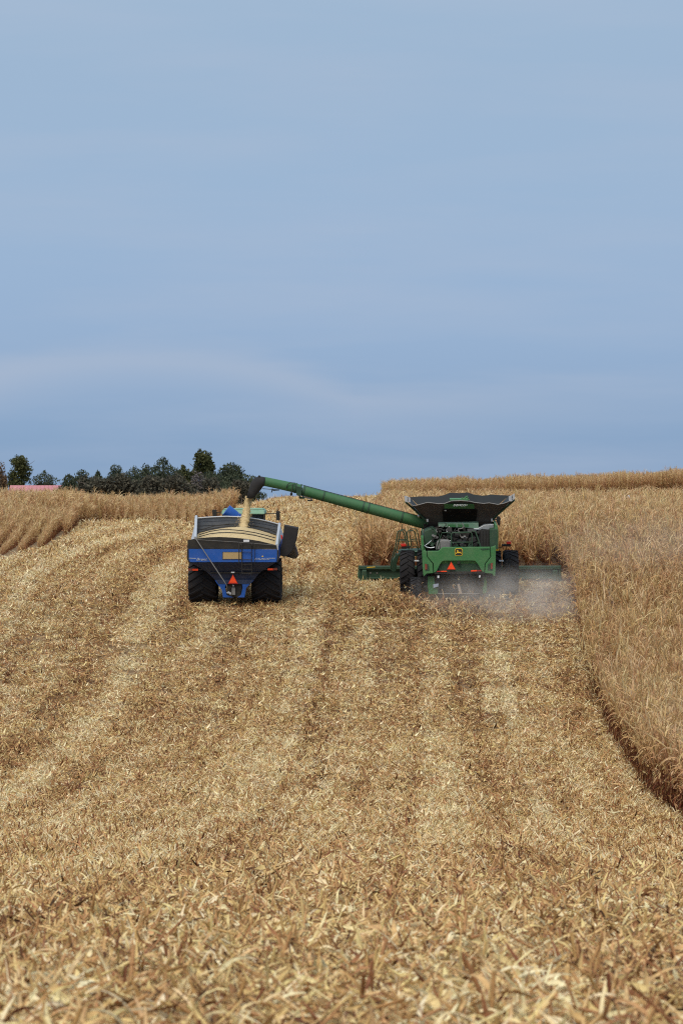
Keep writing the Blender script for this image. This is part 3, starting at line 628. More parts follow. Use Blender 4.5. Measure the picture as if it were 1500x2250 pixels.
# ------------------------------------------------------------------ tractor pulling the cart
def tractor():
    t = place('tractor', 534, 198.5, .085, -.03); T = Trace(t); tag(t, 'green tractor mostly hidden ahead of the blue grain cart', 'tractor')
    # frame origin: ground under the rear axle
    for s in (-1, 1):
        wheel(t, (s*.98, 0, .98), .98, .52, .58, 'yellow'); wheel(t, (s*.95, 3.0, .78), .78, .45, .42, 'yellow')
    MB().box((0, .2, 1.05), (.75, 1.6, .6)).box((0, 2.4, 1.0), (.6, 2.6, .4)).tube([(-.95, 0, .98), (.95, 0, .98)], .13, 10).tube([(-.9, 3.0, .78), (.9, 3.0, .78)], .09, 8).build('chassis', 'dgreen', t)
    MB().hull8([(-.48, 1.2, 1.25), (.48, 1.2, 1.25), (.48, 1.2, 2.1), (-.48, 1.2, 2.1)], [(-.42, 3.9, 1.2), (.42, 3.9, 1.2), (.42, 3.9, 1.8), (-.42, 3.9, 1.8)]).build('hood', 'green', t, .04)
    for s in (-1, 1):
        MB().hull8([(s*.62, -.85, 1.6), (s*1.2, -.85, 1.5), (s*1.2, -.7, 1.62), (s*.62, -.7, 1.72)], [(s*.62, .5, 2.06), (s*1.2, .5, 1.98), (s*1.2, .5, 2.06), (s*.62, .5, 2.14)]).build('fender', 'green', t, .02)
    # cab
    zt = T(534, 1128, -.55).z; x0, x1 = T(490, 1128, -.55).x, T(578, 1128, -.55).x
    cab = MB()
    for (a, b) in ((x0, -.55), (x1, -.55), (x0, 1.0), (x1, 1.0)): cab.tube([(a*.95, b, 1.55), (a, b, zt)], .05, 6)
    cab.box(((x0+x1)/2, .2, 1.5), (x1-x0, 1.7, .12)); c = cab.build('cab_frame', 'black', t)
    for y in (-.56, 1.0): MB().box(((x0+x1)/2, y, (1.6+zt)/2), (x1-x0-.1, .012, zt-1.65)).build('window', 'glass', c)
    for x in (x0, x1): MB().box((x, .2, (1.6+zt)/2), (.012, 1.45, zt-1.65)).build('window', 'glass', c)
    r0, r1 = T(486, 1120, -.8), T(582, 1120, -.8); zr = T(534, 1119, -.6).z; xm = (r0.x+r1.x)/2; hw = (r1.x-r0.x)/2
    rf = MB().hull8([(xm-hw, -.85, zt-.02), (xm+hw, -.85, zt-.02), (xm+hw, 1.25, zt-.14), (xm-hw, 1.25, zt-.14)], [(xm-hw*.96, -.72, zr-.02), (xm+hw*.96, -.72, zr-.02), (xm+hw*.96, 1.1, zr-.12), (xm-hw*.96, 1.1, zr-.12)]).build('roof', 'lgreen', t, .06)
    MB().hull8([(xm-hw*.93, -.70, zr-.01), (xm+hw*.93, -.70, zr-.01), (xm+hw*.93, 1.05, zr-.11), (xm-hw*.93, 1.05, zr-.11)], [(xm-hw*.88, -.6, zr+.04), (xm+hw*.88, -.6, zr+.04), (xm+hw*.88, .95, zr-.07), (xm-hw*.88, .95, zr-.07)]).build('roof_cap', 'lgreen', rf, .03)
    MB().ball((xm+.05, .9, zr-.05), .12, 10, (1, 1, .6)).build('receiver', 'yellow', rf)
    MB().tube([T(493, 1116, 0), T(492, 1104, 0)], .008, 5).build('antenna', 'black', rf)
    for s, (a, b, c_, d_) in ((-1, (466, 476, 1120, 1136)), (1, (606, 615, 1123, 1143))):
        A = T(a, c_, .9); B = T(b, d_, .9); mb = MB().hull8([(A.x, .9, A.z), (B.x, .9, A.z), (B.x, .96, A.z), (A.x, .96, A.z)], [(A.x+.02, .9, B.z), (B.x, .9, B.z-.02), (B.x, .96, B.z-.02), (A.x+.02, .96, B.z)])
        o = mb.build('mirror', 'black', t, .015)
        e = T(490 if s < 0 else 580, 1128, .95); MB().tube([e, ((A.x+B.x)/2, .98, A.z*.7+B.z*.3)], .02, 6).build('mirror_arm', 'black', o)
    MB().tube([(.62, 1.25, 1.7), (.62, 1.25, T(585, 1127, 1.25).z)], .07, 10).build('exhaust_stack', 'grey', t)
    MB().box((0, -1.1, .55), (.12, 1.3, .08)).build('drawbar', 'black', t)
    return t
tractor()

# ------------------------------------------------------------------ grain cart
def grain_cart():
    t = place('grain_cart', 516.5, 188.2, .118, -.045); T = Trace(t); tag(t, 'blue grain cart heaped with corn on very wide black tyres', 'grain cart')
    YR, YF = -2.0, 2.7
    xl, xr = T(417, 1305, 0).x, T(478, 1305, 0).x
    x2, x3 = T(555, 1305, 0).x, T(618, 1305, 0).x
    for a, b in ((xl, xr), (x2, x3)): wheel(t, ((a+b)/2, 0, .97), .97, b-a, .42, 'blue', 18, .05)
    MB().tube([(xl+.2, 0, .97), (x3-.2, 0, .97)], .13, 10).build('axle', 'navy', t)
    # tank walls: upper blue band
    BL, BR = T(413.5, 1206, YR), T(609, 1207, YR); BL2, BR2 = T(417.5, 1235.5, YR), T(606, 1235.5, YR)
    def ring(p, q, dx0, dx1, yf): return Vector((p.x+dx0, yf, q.z))
    w = .04
    up = sh(T, 'rear_panel', [(413.5, 1206), (609, 1207), (608.5, 1228), (606, 1235.5), (418, 1235.5), (413.5, 1228)], YR, w, 'blue', t, .01)
    z0, z1_ = BL2.z, BL.z
    for nm, x, s in (('side_panel', BL.x, 1), ('side_panel', BR.x, -1)):
        MB().hull8([(x, YR+w+.003, z0), (x+s*w, YR+w+.003, z0), (x+s*w, YF, z0), (x, YF, z0)], [(x, YR+w+.003, z1_), (x+s*w, YR+w+.003, z1_), (x+s*w, YF, z1_), (x, YF, z1_)]).build(nm, 'blue', t)
    MB().hull8([(BL.x, YF, z0), (BR.x, YF, z0), (BR.x, YF+w, z0), (BL.x, YF+w, z0)], [(BL.x, YF, z1_), (BR.x, YF, z1_), (BR.x, YF+w, z1_), (BL.x, YF+w, z1_)]).build('front_panel', 'blue', t)
    # hopper below
    ha = [T(418, 1236, YR+.01), T(606, 1236, YR+.01)]; hb = [T(455, 1257, YR+.45), T(572, 1257, YR+.45)]; hc = [T(474, 1276, YR+.62), T(556, 1276, YR+.62)]; hd = [T(489, 1292, YR+.7), T(537, 1292, YR+.7)]
    hop = MB(); lv = [(ha, YF), (hb, YF-.5), (hc, YF-.9), (hd, YF-1.1)]
    for (a, ya), (b, yb) in zip(lv[:-1], lv[1:]):
        hop.hull8([a[0], a[1], (a[1].x, ya, a[1].z), (a[0].x, ya, a[0].z)], [b[0], b[1], (b[1].x, yb, b[1].z), (b[0].x, yb, b[0].z)])
    h = hop.build('hopper', 'navy', t)
    MB().hull8([T(414, 1250.5, YR+.3), T(444, 1250.5, YR+.3), T(444, 1252.5, YR+.3), T(414, 1252.5, YR+.3)], [T(414, 1250.5, YR+.38), T(444, 1250.5, YR+.38), T(444, 1252.5, YR+.38), T(414, 1252.5, YR+.38)]).build('lamp_bracket', 'black', t)
    MB().hull8([T(580, 1250, YR+.3), T(612, 1250, YR+.3), T(612, 1252, YR+.3), T(580, 1252, YR+.3)], [T(580, 1250, YR+.38), T(612, 1250, YR+.38), T(612, 1252, YR+.38), T(580, 1252, YR+.38)]).build('lamp_bracket', 'black', t)
    MB().hull8([T(462, 1257, YR+.40), T(572, 1257, YR+.40), T(572, 1259.5, YR+.40), T(462, 1259.5, YR+.40)], [T(462, 1257, YR+.5), T(572, 1257, YR+.5), T(572, 1259.5, YR+.5), T(462, 1259.5, YR+.5)]).build('cross_rib', 'black', t)
    for L, m in (([(423, 1250), (435, 1250), (435, 1254), (423, 1254)], 'orange'), ([(413, 1249.5), (422.5, 1249.5), (422.5, 1254), (413, 1254)], 'maroon'),
                 ([(588, 1249), (599.5, 1249), (599.5, 1253), (588, 1253)], 'orange'), ([(600, 1248.5), (609, 1248), (609, 1253), (600, 1253)], 'maroon')):
        sh(T, 'reflector', L, YR+.27, .02, m, t)
    # frame legs around the unloading sump
    sh(T, 'frame_leg', [(472, 1276), (500, 1276), (494, 1290), (498, 1308), (512, 1313), (490, 1313), (487, 1296)], YR+.55, .12, 'blue', t, .01)
    sh(T, 'frame_leg', [(530, 1276), (557, 1276), (541, 1292), (537, 1313), (521, 1313), (529, 1308), (533, 1292)], YR+.55, .12, 'blue', t, .01)
    sh(T, 'frame_plate', [(474, 1274), (556, 1274), (550, 1283), (480, 1283)], YR+.53, .03, 'navy', t)
    MB().hull8([T(499, 1283, YR+.62), T(530, 1283, YR+.62), T(528, 1312, YR+.62), T(500, 1312, YR+.62)], [T(499, 1283, YR+1.2), T(530, 1283, YR+1.2), T(528, 1312, YR+1.2), T(500, 1312, YR+1.2)]).build('sump_box', 'black', t)
    MB().hull8([T(509, 1291, YR+.5), T(517, 1291, YR+.5), T(517, 1308, YR+.5), T(509, 1308, YR+.5)], [T(509, 1291, YR+.6), T(517, 1291, YR+.6), T(517, 1308, YR+.6), T(509, 1308, YR+.6)]).build('gearbox', 'grey', t, .02)
    MB().ball(T(512.5, 1287, YR+.55), .05).build('bearing', 'silver', t)
    MB().box((0, 1.5, .5), (.5, 4.2, .22)).build('frame_rail', 'navy', t)
    MB().hull8([(-.25, 3.4, .4), (.25, 3.4, .4), (.25, 3.4, .62), (-.25, 3.4, .62)], [(-.08, 8.6, .5), (.08, 8.6, .5), (.08, 8.6, .62), (-.08, 8.6, .62)]).build('tongue', 'navy', t)
    # upper extension
    topR = [(412, 1187), (425, 1184.5), (440, 1182.3), (460, 1180.7), (482, 1180), (510, 1181.3), (540, 1184), (570, 1189), (605, 1197.5), (607.5, 1199)]
    sh(T, 'rear_extension', topR+[(609, 1206.5), (411.5, 1205.5)], YR-.01, .03, 'black', t)
    A, B = T(412, 1187, YR), T(428, 1183, YR); C_, D_ = T(430, 1136, YF), T(430, 1136, YF)
    MB().hull8([(BL.x, YR+.03, z1_+.01), (BL.x+.03, YR+.03, z1_+.01), (B.x+.03, YR+.03, B.z), (B.x, YR+.03, B.z)], [(BL.x, YF, z1_+.01), (BL.x+.03, YF, z1_+.01), (C_.x+.03, YF, C_.z), (C_.x, YF, C_.z)]).build('side_extension', 'steel', t)
    E, G = T(608.5, 1199, YR), T(614.5, 1152, YF)
    MB().hull8([(BR.x, YR+.03, z1_+.01), (BR.x-.03, YR+.03, z1_+.01), (E.x-.03, YR+.03, E.z), (E.x, YR+.03, E.z)], [(BR.x, YF, z1_+.01), (BR.x-.03, YF, z1_+.01), (G.x-.03, YF, G.z), (G.x, YF, G.z)]).build('side_extension', 'steel', t)
    topF = z2([(165, 212), (260, 203), (400, 195), (520, 190), (650, 194), (760, 204), (900, 224), (1020, 250), (1135, 282), (1158, 285)])
    fw = [T(px, py, YF) for px, py in topF]
    n = 7
    zb = [z1_-.4]*len(fw)
    for k_ in range(n):                      # corrugated front wall, board by board
        u0, u1 = k_/n, (k_+1)/n-.012
        P = [(p.x, YF-.02*(k_ % 2), b+(p.z-b)*u0) for p, b in zip(fw, zb)]+[(p.x, YF-.02*(k_ % 2), b+(p.z-b)*u1) for p, b in zip(fw, zb)][::-1]
        MB().prism(P, (0, .03, 0)).build('front_board', 'darksteel', t)
    MB().prism([(p.x, YF+.04, b) for p, b in zip(fw, zb)]+[(p.x, YF+.04, p.z) for p in fw][::-1], (0, .02, 0)).build('front_sheet', 'navy', t)
    MB().tube([p+Vector((0, -.03, .02)) for p in fw], .03, 6).build('front_rim', 'steel', t)
    MB().tube([B+Vector((.02, .02, .02)), C_+Vector((.02, 0, .02))], .065, 8).build('tarp_roller', 'steel', t)
    MB().tube([E+Vector((-.01, 0, .0)), G+Vector((-.01, 0, .02))], .065, 8).build('tarp_stop', 'steel', t)
    sh(T, 'corner_post', [(608, 1199), (611, 1199), (611.5, 1218), (609.5, 1222)], YR-.01, .06, 'steel', t)
    sh(T, 'side_post', [(410.5, 1207), (414.5, 1207), (414.5, 1228), (419, 1240), (416, 1240), (411, 1229)], YR-.02, .1, 'black', t)
    sh(T, 'side_post', [(608.5, 1207), (612, 1210), (612, 1232), (608.5, 1236)], YR-.02, .1, 'black', t)
    inner = MB().hull8([(BL.x+.05, YR+.05, z1_-.55), (BR.x-.05, YR+.05, z1_-.55), (BR.x-.05, YF-.06, z1_-.55), (BL.x+.05, YF-.06, z1_-.55)], [(BL.x+.05, YR+.05, z1_-.5), (BR.x-.05, YR+.05, z1_-.5), (BR.x-.05, YF-.06, z1_-.5), (BL.x+.05, YF-.06, z1_-.5)]); inner.build('tank_floor', 'darksteel', t)
    # cable, bows
    MB().tube([T(428, 1185.5, YR-.06), T(520, 1191, YR-.06), T(607, 1198, YR-.06)], .008, 5).build('tarp_cable', 'grey', t)
    for y, L in ((-.9, [(200, 425), (320, 392), (430, 378), (560, 377), (700, 385), (860, 410), (1000, 445), (1092, 472)]),
                 (.2, [(205, 400), (330, 362), (450, 343), (560, 342), (700, 352), (860, 378), (1000, 412), (1095, 440)]),
                 (1.25, [(215, 372), (330, 333), (450, 312), (540, 305), (660, 306), (830, 322), (980, 362), (1098, 402)]),
                 (2.2, [(230, 340), (400, 292), (560, 275), (700, 274), (850, 292), (1000, 330), (1102, 372)])):
        MB().tube([T(px, py, y) for px, py in z2(L)], .022, 6).build('tarp_bow', 'black', t)
    MB().tube([T(*z2([(155, 425)])[0], YR-.08), T(*z2([(162, 450)])[0], YR-.12), T(*z1([(560, 985)])[0], YR-.12), T(*z1([(588, 1030)])[0], YR-.1), T(*z1([(594, 1062)])[0], YR)], .022, 6).build('tarp_crank_rod', 'grey', t)
    sh(T, 'crank_handle', z1([(588, 1108), (612, 1098), (640, 1115), (632, 1140), (615, 1120), (596, 1120)]), YR+.45, .03, 'steel', t)
    # ladder
    lad = MB()
    for x in (725, 895):
        lad.tube([T(*p, YR-.12) for p in z1([(x+25 if x < 800 else x-30, 590), (x+14 if x < 800 else x-14, 560), (x, 575), (x, 640), (x, 785)])], .018, 6)
    for x in (757, 862): lad.tube([T(*p, YR-.05) for p in z1([(x, 570), (x, 640), (x, 790), (x+2, 905)])], .018, 6)
    l = lad.build('ladder', 'black', t)
    for y in (665, 745, 800, 855, 900): MB().tube([T(*p, YR-.055) for p in z1([(757, y), (862, y)])], .013, 5).build('rung', 'black', l)
    # window, sign, decals
    o = sh(T, 'grain_window', z1([(541, 662), (758, 662), (758, 748), (541, 748)]), YR-.012, .010, 'navy', t); sh(T, 'window_pane', z1([(549, 670), (751, 670), (751, 741), (549, 741)]), YR-.020, .007, 'grainwin', o)
    for k_ in range(6):
        for yy in (665.5, 744.5): MB().ball(T(*z1([(560+k_*37, yy)])[0], YR-.014), .012, 6).build('bolt', 'grey', o)
    smv(T, t, z1([(603, 1016), (658, 908), (714, 1016)]), z1([(614, 1003), (658, 921), (703, 1003)]), YR+.35)
    sh(T, 'sticker', z1([(638, 882), (676, 882), (676, 896), (638, 896)]), YR+.34, .01, 'white', t)
    sh(T, 'sticker', z2([(722, 460), (790, 460), (790, 485), (722, 485)]), YR-.02, .008, 'white', t)
    sh(T, 'stripe', z1([(175, 729), (252, 732), (252, 738), (175, 735)]), YR-.008, .006, 'paleblue', t)
    sh(T, 'stripe', z1([(1056, 730), (1122, 730), (1122, 736), (1056, 736)]), YR-.008, .006, 'paleblue', t)
    text_mesh('lettering', 'Brent', .16, 'paleblue', t, T(*z1([(312, 746)])[0], YR-.01), .35, 1.25, .001)
    text_mesh('lettering', 'AVALANCHE', .115, 'paleblue', t, T(*z1([(978, 742)])[0], YR-.01), .0, .92, .001)
    sh(T, 'mountain_mark', z1([(972, 718), (983, 702), (995, 718)]), YR-.01, .006, 'yellow', t)
    # own unloading auger: lower tube at the front, upper tube folded back on the right with a rubber spout
    MB().tube([(.5, YF+1.0, .5), T(*z2([(690, 240)])[0], YF+.55), T(*z2([(520, 112)])[0], YF+.5)], [.27, .27, .27], 18).build('lower_auger_tube', 'blue', t)
    bx = T(*z2([(1255, 470)])[0], -.2)
    fold = T(*z2([(520, 112)])[0], YF+.5)
    MB().tube([fold+Vector((0, .1, -.15)), Vector((1.6, YF+.9, 1.9)), Vector((bx.x+.05, YF+.2, 1.75)), Vector((bx.x, .25, bx.z-.05))], [.2, .2, .2, .2], 14).build('upper_auger_tube', 'navy', t)
    L = z2([(1200, 290), (1368, 325), (1345, 470), (1300, 590), (1255, 640), (1205, 665), (1140, 640), (1165, 540), (1185, 440)])
    sp = MB().prism([T(px, py, -.15) for px, py in L], (0, .38, 0)).build('rubber_spout', 'boot', t, .03)
    for k_ in range(0):
        u = k_/7+.08; a = (1197-50*u**1.6, 300+330*u); b = (1364-60*u**1.7, 330+270*u)
        MB().tube([T(*z2([(a[0]+8, a[1])])[0], -.165), T(*z2([(b[0]-8, b[1])])[0], -.165)], .014, 5).build('ridge', 'boot', sp)
    sh(T, 'marker_lamp', z2([(1160, 405), (1180, 410), (1180, 450), (1165, 455)]), .3, .06, 'red', t)
    MB().tube([T(*p, -.3) for p in z2([(1130, 678), (1170, 680), (1215, 668)])], .01, 5).build('hose', 'black', t)
    # grain heap
    x0, x1 = BL.x+.12, BR.x-.12; nx, ny = 40, 44; gx = np.linspace(x0, x1, nx); gy = np.linspace(YR+.04, YF-.03, ny); V = []
    pk = T(533, 1150, 1.2)
    zl, zr = T(420, 1190, YR).z, T(604, 1203, YR).z
    for y in gy:
        for x in gx:
            u = (x-x0)/(x1-x0); edge = zl+(zr-zl)*u-.10+.16*math.sin(math.pi*u)
            c_ = .46-.30*math.sqrt(((x-pk.x)*.9)**2+((y-1.0)*.8)**2); v = (y-YR)/(YF-YR)
            V.append((x, y, max(edge-.10, edge-.04+.10*v+max(-.3, c_*.75))+random.uniform(-.014, .014)))
    Fq = [(j*nx+i, j*nx+i+1, (j+1)*nx+i+1, (j+1)*nx+i) for j in range(ny-1) for i in range(nx-1)]
    me = bpy.data.meshes.new('grain_heap'); me.from_pydata(V, [], Fq); me.polygons.foreach_set('use_smooth', [True]*len(Fq)); me.materials.append(M['grain'])
    o = link(bpy.data.objects.new('grain_heap', me)); o.location = t.location; o.rotation_euler = t.rotation_euler
    tag(o, 'heap of pale yellow corn grain inside the blue cart', 'grain', kind='stuff')
    return t, T
CART, CT = grain_cart()

# ------------------------------------------------------------------ combine harvester
def combine():
    t = place('combine_harvester', 1008, 190.6, .112, 0); T = Trace(t); tag(t, 'green combine harvester with flared black grain tank and long unloading auger', 'combine')
    YB = -4.5
    S = lambda name, pts, y, dep, m, p=None, bv=0: sh(T, name, pts, y, dep, m, p or t, bv)
    # hood at the back: three panels with open seams
    hl = S('corner_panel', z5([(122, 60), (140, 58), (142, 150), (200, 157), (210, 258), (302, 370), (310, 522), (205, 530), (160, 575), (148, 560), (135, 420)]), YB, .10, 'green', None, .018)
    hc = S('rear_hood', z5([(212, 157), (395, 157), (465, 93), (1244, 89), (1250, 252), (1160, 370), (1150, 512), (1112, 492), (1045, 375), (1000, 322), (960, 316), (490, 318), (455, 330), (420, 380), (368, 492), (322, 517), (316, 366), (221, 256)]), YB, .10, 'green', None, .018)
    hr = S('corner_panel', z5([(1255, 90), (1300, 84), (1330, 62), (1342, 75), (1340, 400), (1332, 560), (1318, 578), (1280, 530), (1163, 522), (1172, 373), (1262, 256)]), YB, .10, 'green', None, .018)
    sh(T, 'hood_shell', z5([(150, 165), (1325, 100), (1320, 520), (160, 520)]), YB+.13, .05, 'dgreen', t)
    P = [T(*p, y) for p, y in zip(z5([(365, 495), (452, 316), (1003, 314), (1115, 495)]), (YB+.32, YB+.06, YB+.06, YB+.32))]
    MB().prism(P, (0, .03, 0)).build('access_panel', 'green', t)
    S('bumper', z5([(325, 498), (1150, 495), (1148, 528), (330, 532)]), YB+.02, .1, 'black')
    S('panel_lip', z5([(1085, 118), (1235, 112), (1235, 126), (1120, 142)]), YB-.015, .05, 'dgreen')
    for L, Lr in (([(170, 362), (235, 375), (255, 480), (180, 490)], [(174, 365), (208, 372), (210, 455), (177, 465)]), ([(1215, 372), (1292, 345), (1290, 485), (1205, 478)], [(1255, 362), (1290, 350), (1290, 448), (1258, 455)])):
        q = S('lamp_recess', z5(L), YB-.004, .02, 'dgreen'); S('tail_lamp', z5(Lr), YB-.02, .014, 'maroon', q)
    for L, m in (([(440, 484), (535, 484), (535, 500), (440, 500)], 'orange'), ([(372, 486), (438, 484), (438, 499), (370, 504)], 'dred'), ([(932, 474), (1027, 470), (1027, 492), (932, 495)], 'orange'), ([(1029, 470), (1100, 470), (1104, 490), (1029, 492)], 'dred')):
        S('reflector', z5(L), YB-.012, .03, m)
    smv(T, t, z5([(532, 466), (606, 328), (682, 466)]), z5([(546, 455), (607, 342), (673, 455)]), YB-.02)
    S('camera_box', z5([(706, 332), (755, 332), (752, 372), (710, 372)]), YB-.03, .15, 'black', None, .01)
    # emblem
    def rr(x0, y0, x1, y1, r):
        L = []
        for cx_, cy_, a0 in ((x1-r, y0+r, -90), (x1-r, y1-r, 0), (x0+r, y1-r, 90), (x0+r, y0+r, 180)):
            for k_ in range(5): a = R(a0+k_*22.5); L.append((cx_+r*math.cos(a), cy_+r*math.sin(a)))
        return L
    em = S('emblem', z5(rr(664, 112, 796, 236, 34)), YB-.012, .010, 'yellow'); S('emblem_field', z5(rr(672, 120, 788, 228, 28)), YB-.018, .005, 'black', em)
    S('leaping_deer', z5([(680, 192), (697, 180), (707, 170), (701, 152), (692, 140), (703, 146), (708, 136), (714, 150), (726, 142), (720, 158), (724, 167), (746, 172), (760, 168), (768, 180), (774, 206), (764, 198), (754, 188), (740, 186), (730, 192), (712, 188), (698, 194), (686, 204)]), YB-.024, .005, 'yellow', em)
    # chopper and tailboard
    for L in ([(378, 566), (412, 562), (410, 602), (380, 604)], [(1064, 562), (1092, 558), (1086, 596), (1060, 598)]): S('work_lamp', z5(L), YB+.05, .06, 'white', None, .01)
    MB().hull8([T(*z5([(325, 530)])[0], YB+.25), T(*z5([(1150, 530)])[0], YB+.25), T(*z5([(1140, 740)])[0], YB+.35), T(*z5([(340, 740)])[0], YB+.35)], [T(*z5([(325, 530)])[0], YB+1.3), T(*z5([(1150, 530)])[0], YB+1.3), T(*z5([(1140, 740)])[0], YB+1.3), T(*z5([(340, 740)])[0], YB+1.3)]).build('chopper_housing', 'matte', t)
    P = [T(*p, y) for p, y in zip(z5([(395, 715), (1085, 710), (1075, 858), (385, 862)]), (YB+.3, YB+.3, YB-.15, YB-.15))]
    tb = MB().prism(P, (0, .04, -.03)).build('tailboard', 'matte', t); MB().tube([P[3], P[2]], .018, 6).build('edge_bar', 'grey', tb)
    for k_ in range(5):
        x = 450+k_*125; MB().prism([T(*p, y) for p, y in zip(z5([(x, 720), (x+8, 720), (x+14+k_*6, 852), (x+6+k_*6, 852)]), (YB+.27, YB+.27, YB-.16, YB-.16))], (0, -.03, .05)).build('vane', 'black', tb)
    P = [T(*p, y) for p, y in zip(z5([(706, 702), (742, 700), (790, 868), (745, 868)]), (YB+.2, YB+.2, YB-.2, YB-.2))]; MB().prism(P, (0, .03, 0)).build('plank', 'wood', tb)
    S('side_shield', z5([(225, 575), (325, 580), (400, 640), (395, 860), (240, 865), (215, 700)]), YB+.35, .06, 'green'); S('side_shield', z5([(1100, 600), (1180, 590), (1195, 700), (1185, 850), (1130, 860), (1120, 720)]), YB+.35, .06, 'green')
    S('sticker', z5([(310, 705), (398, 690), (400, 740), (314, 764)]), YB+.28, .01, 'paleblue')
    # hull
    xl, xr = T(*z5([(140, 300)])[0], YB).x+.06, T(*z5([(1335, 300)])[0], YB).x-.06
    zt_ = T(*z5([(300, 155)])[0], YB).z
    for x, s in ((xl, 1), (xr, -1)):
        MB().hull8([(x, YB+.12, 1.45), (x+s*.05, YB+.12, 1.45), (x+s*.05, YB+.12, zt_-.03), (x, YB+.12, zt_-.03)], [(x, 2.2, 1.2), (x+s*.05, 2.2, 1.2), (x+s*.05, 2.2, zt_+.35), (x, 2.2, zt_+.35)]).build('side_panel', 'green', t)
    MB().box((0, -1.2, 1.15), (1.5, 5.4, .7)).build('threshing_body', 'dgreen', t)
    MB().box((0, -1.6, zt_-.55), (xr-xl-.14, 5.3, .08)).build('engine_deck', 'black', t)
    MB().tube([(-2.5, 0, 1.0), (2.5, 0, 1.0)], .17, 10).build('front_axle', 'black', t); MB().tube([(-1.6, -3.4, .78), (1.6, -3.4, .78)], .12, 8).build('rear_axle', 'black', t)
    # wheels
    for a, b in ((878.5, 910.5), (916, 947), (1070, 1100), (1104.5, 1137.5)):
        A, B = T(a, 1280, 0).x, T(b, 1280, 0).x; wheel(t, ((A+B)/2, 0, 1.0), 1.0, B-A, .54, 'yellow', 22, .045)
    for a, b in ((901, 925), (1092, 1116)):
        A, B = T(a, 1290, -3.4).x, T(b, 1290, -3.4).x; wheel(t, ((A+B)/2, -3.4, .62), .62, B-A, .4, 'yellow', 18, .035)
    for a, b in ((910, 920), (1096, 1106)):
        S('axle_step', [(a, 1231.2), (b, 1231.2), (b, 1233.6), (a, 1233.6)], -.9, .1, 'white')
    # columns and engine bay
    S('corner_column', z4([(1130, 540), (1225, 540), (1228, 780), (1195, 800), (1130, 760)]), YB+.35, .7, 'dgreen'); S('corner_column', z4([(1190, 470), (1225, 490), (1238, 560), (1235, 790), (1196, 790)]), YB+.6, 1.6, 'green', None, .02)
    S('side_rail', z4([(260, 640), (287, 640), (292, 800), (262, 800)]), YB+.5, .8, 'green')
    rs = S('radiator_screen', z4([(985, 550), (1128, 545), (1128, 770), (985, 770)]), YB+1.15, .25, 'black')
    for k_ in range(7): S('slat', z4([(995+k_*19, 556), (1005+k_*19, 556), (1005+k_*19, 765), (995+k_*19, 765)]), YB+1.13, .015, 'engine', rs)
    S('firewall', z4([(290, 470), (1190, 470), (1190, 800), (290, 800)]), YB+2.4, .1, 'black')
    hv = S('hood_cover', z4([(476, 468), (985, 458), (988, 526), (478, 506)]), YB+1.5, .5, 'lgreen', None, .02)
    for a, b in ((590, 700), (722, 862)): S('louvre', z4([(a, 474), (b, 474), (b, 508), (a, 508)]), YB+1.485, .012, 'green', hv)
    S('heat_shield', z4([(985, 520), (1060, 480), (1180, 472), (1180, 525), (1120, 545), (1030, 535), (1000, 552), (905, 545), (905, 528)]), YB+1.45, .35, 'silver', None, .02)
    S('tank_beam', z4([(330, 452), (1190, 446), (1190, 482), (345, 492)]), YB+2.05, .2, 'green')
    eng = S('engine', z4([(640, 590), (885, 570), (985, 620), (985, 780), (640, 790)]), YB+1.3, .8, 'engine', None, .04)
    r = random.Random(5)
    for k_ in range(46):
        px, py = r.uniform(400, 980), r.uniform(530, 760); c_ = T(*z4([(px, py)])[0], YB+r.uniform(.85, 1.25))
        MB().box(c_, (r.uniform(.06, .3), r.uniform(.1, .3), r.uniform(.05, .22)), Euler((r.uniform(-.4, .4), r.uniform(-.5, .5), 0)).to_matrix()).build('engine_block', r.choice(['engine', 'engine', 'black', 'black', 'dgreen', 'grey']), eng, .01)
    for k_ in range(18):
        a = (r.uniform(400, 900), r.uniform(530, 760)); pts = [a]
        for j in range(4): pts.append((pts[-1][0]+r.uniform(-50, 50), pts[-1][1]+r.uniform(-45, 40)))
        MB().tube([T(*p, YB+.75+r.uniform(0, .1)) for p in z4(pts)], r.uniform(.012, .028), 6).build('pipe', r.choice(['engine', 'grey', 'black', 'black', 'silver']), eng)
    S('air_cleaner', z4([(465, 690), (520, 672), (610, 676), (632, 700), (632, 800), (440, 800)]), YB+.5, .5, 'grey', None, .06)
    MB().tube([T(*p, YB+.45) for p in z4([(300, 740), (330, 765), (380, 775), (430, 765)])], .03, 6).build('hose', 'silver', t); MB().tube([T(*p, YB+.45) for p in z4([(320, 735), (350, 715), (390, 680)])], .02, 6).build('hose', 'silver', t)
    MB().tube([T(*p, YB+.5) for p in z4([(480, 590), (500, 640), (450, 800)])], .02, 6).tube([T(*p, YB+.5) for p in z4([(520, 590), (490, 680), (500, 800)])], .018, 6).build('bracket', 'dgreen', t)
    gr = MB()
    gr.tube([T(*p, YB+.3) for p in z4([(642, 770), (642, 600), (655, 580), (880, 574), (902, 590), (904, 770)])], .03, 8); gr.tube([T(*p, YB+.3) for p in z4([(642, 704), (902, 700)])], .024, 6)
    gr.tube([T(*p, YB+.3) for p in z4([(902, 560), (945, 565), (1015, 765)])], .034, 8).tube([T(*p, YB+.3) for p in z4([(520, 582), (625, 578), (640, 600)])], .02, 6); gr.tube([T(*p, YB+.3) for p in z4([(890, 700), (850, 760)])], .02, 6)
    gr.build('guard_rail', 'dgreen', t)
    # grain tank: flared fabric walls on green struts
    YT, YTF = YB+1.6, YB+6.0
    rear_top = z4([(110, 196), (150, 235), (200, 233), (340, 196), (480, 212), (560, 208), (640, 178), (760, 172), (880, 182), (930, 196), (1050, 210), (1120, 202), (1230, 222), (1310, 207), (1395, 175)])
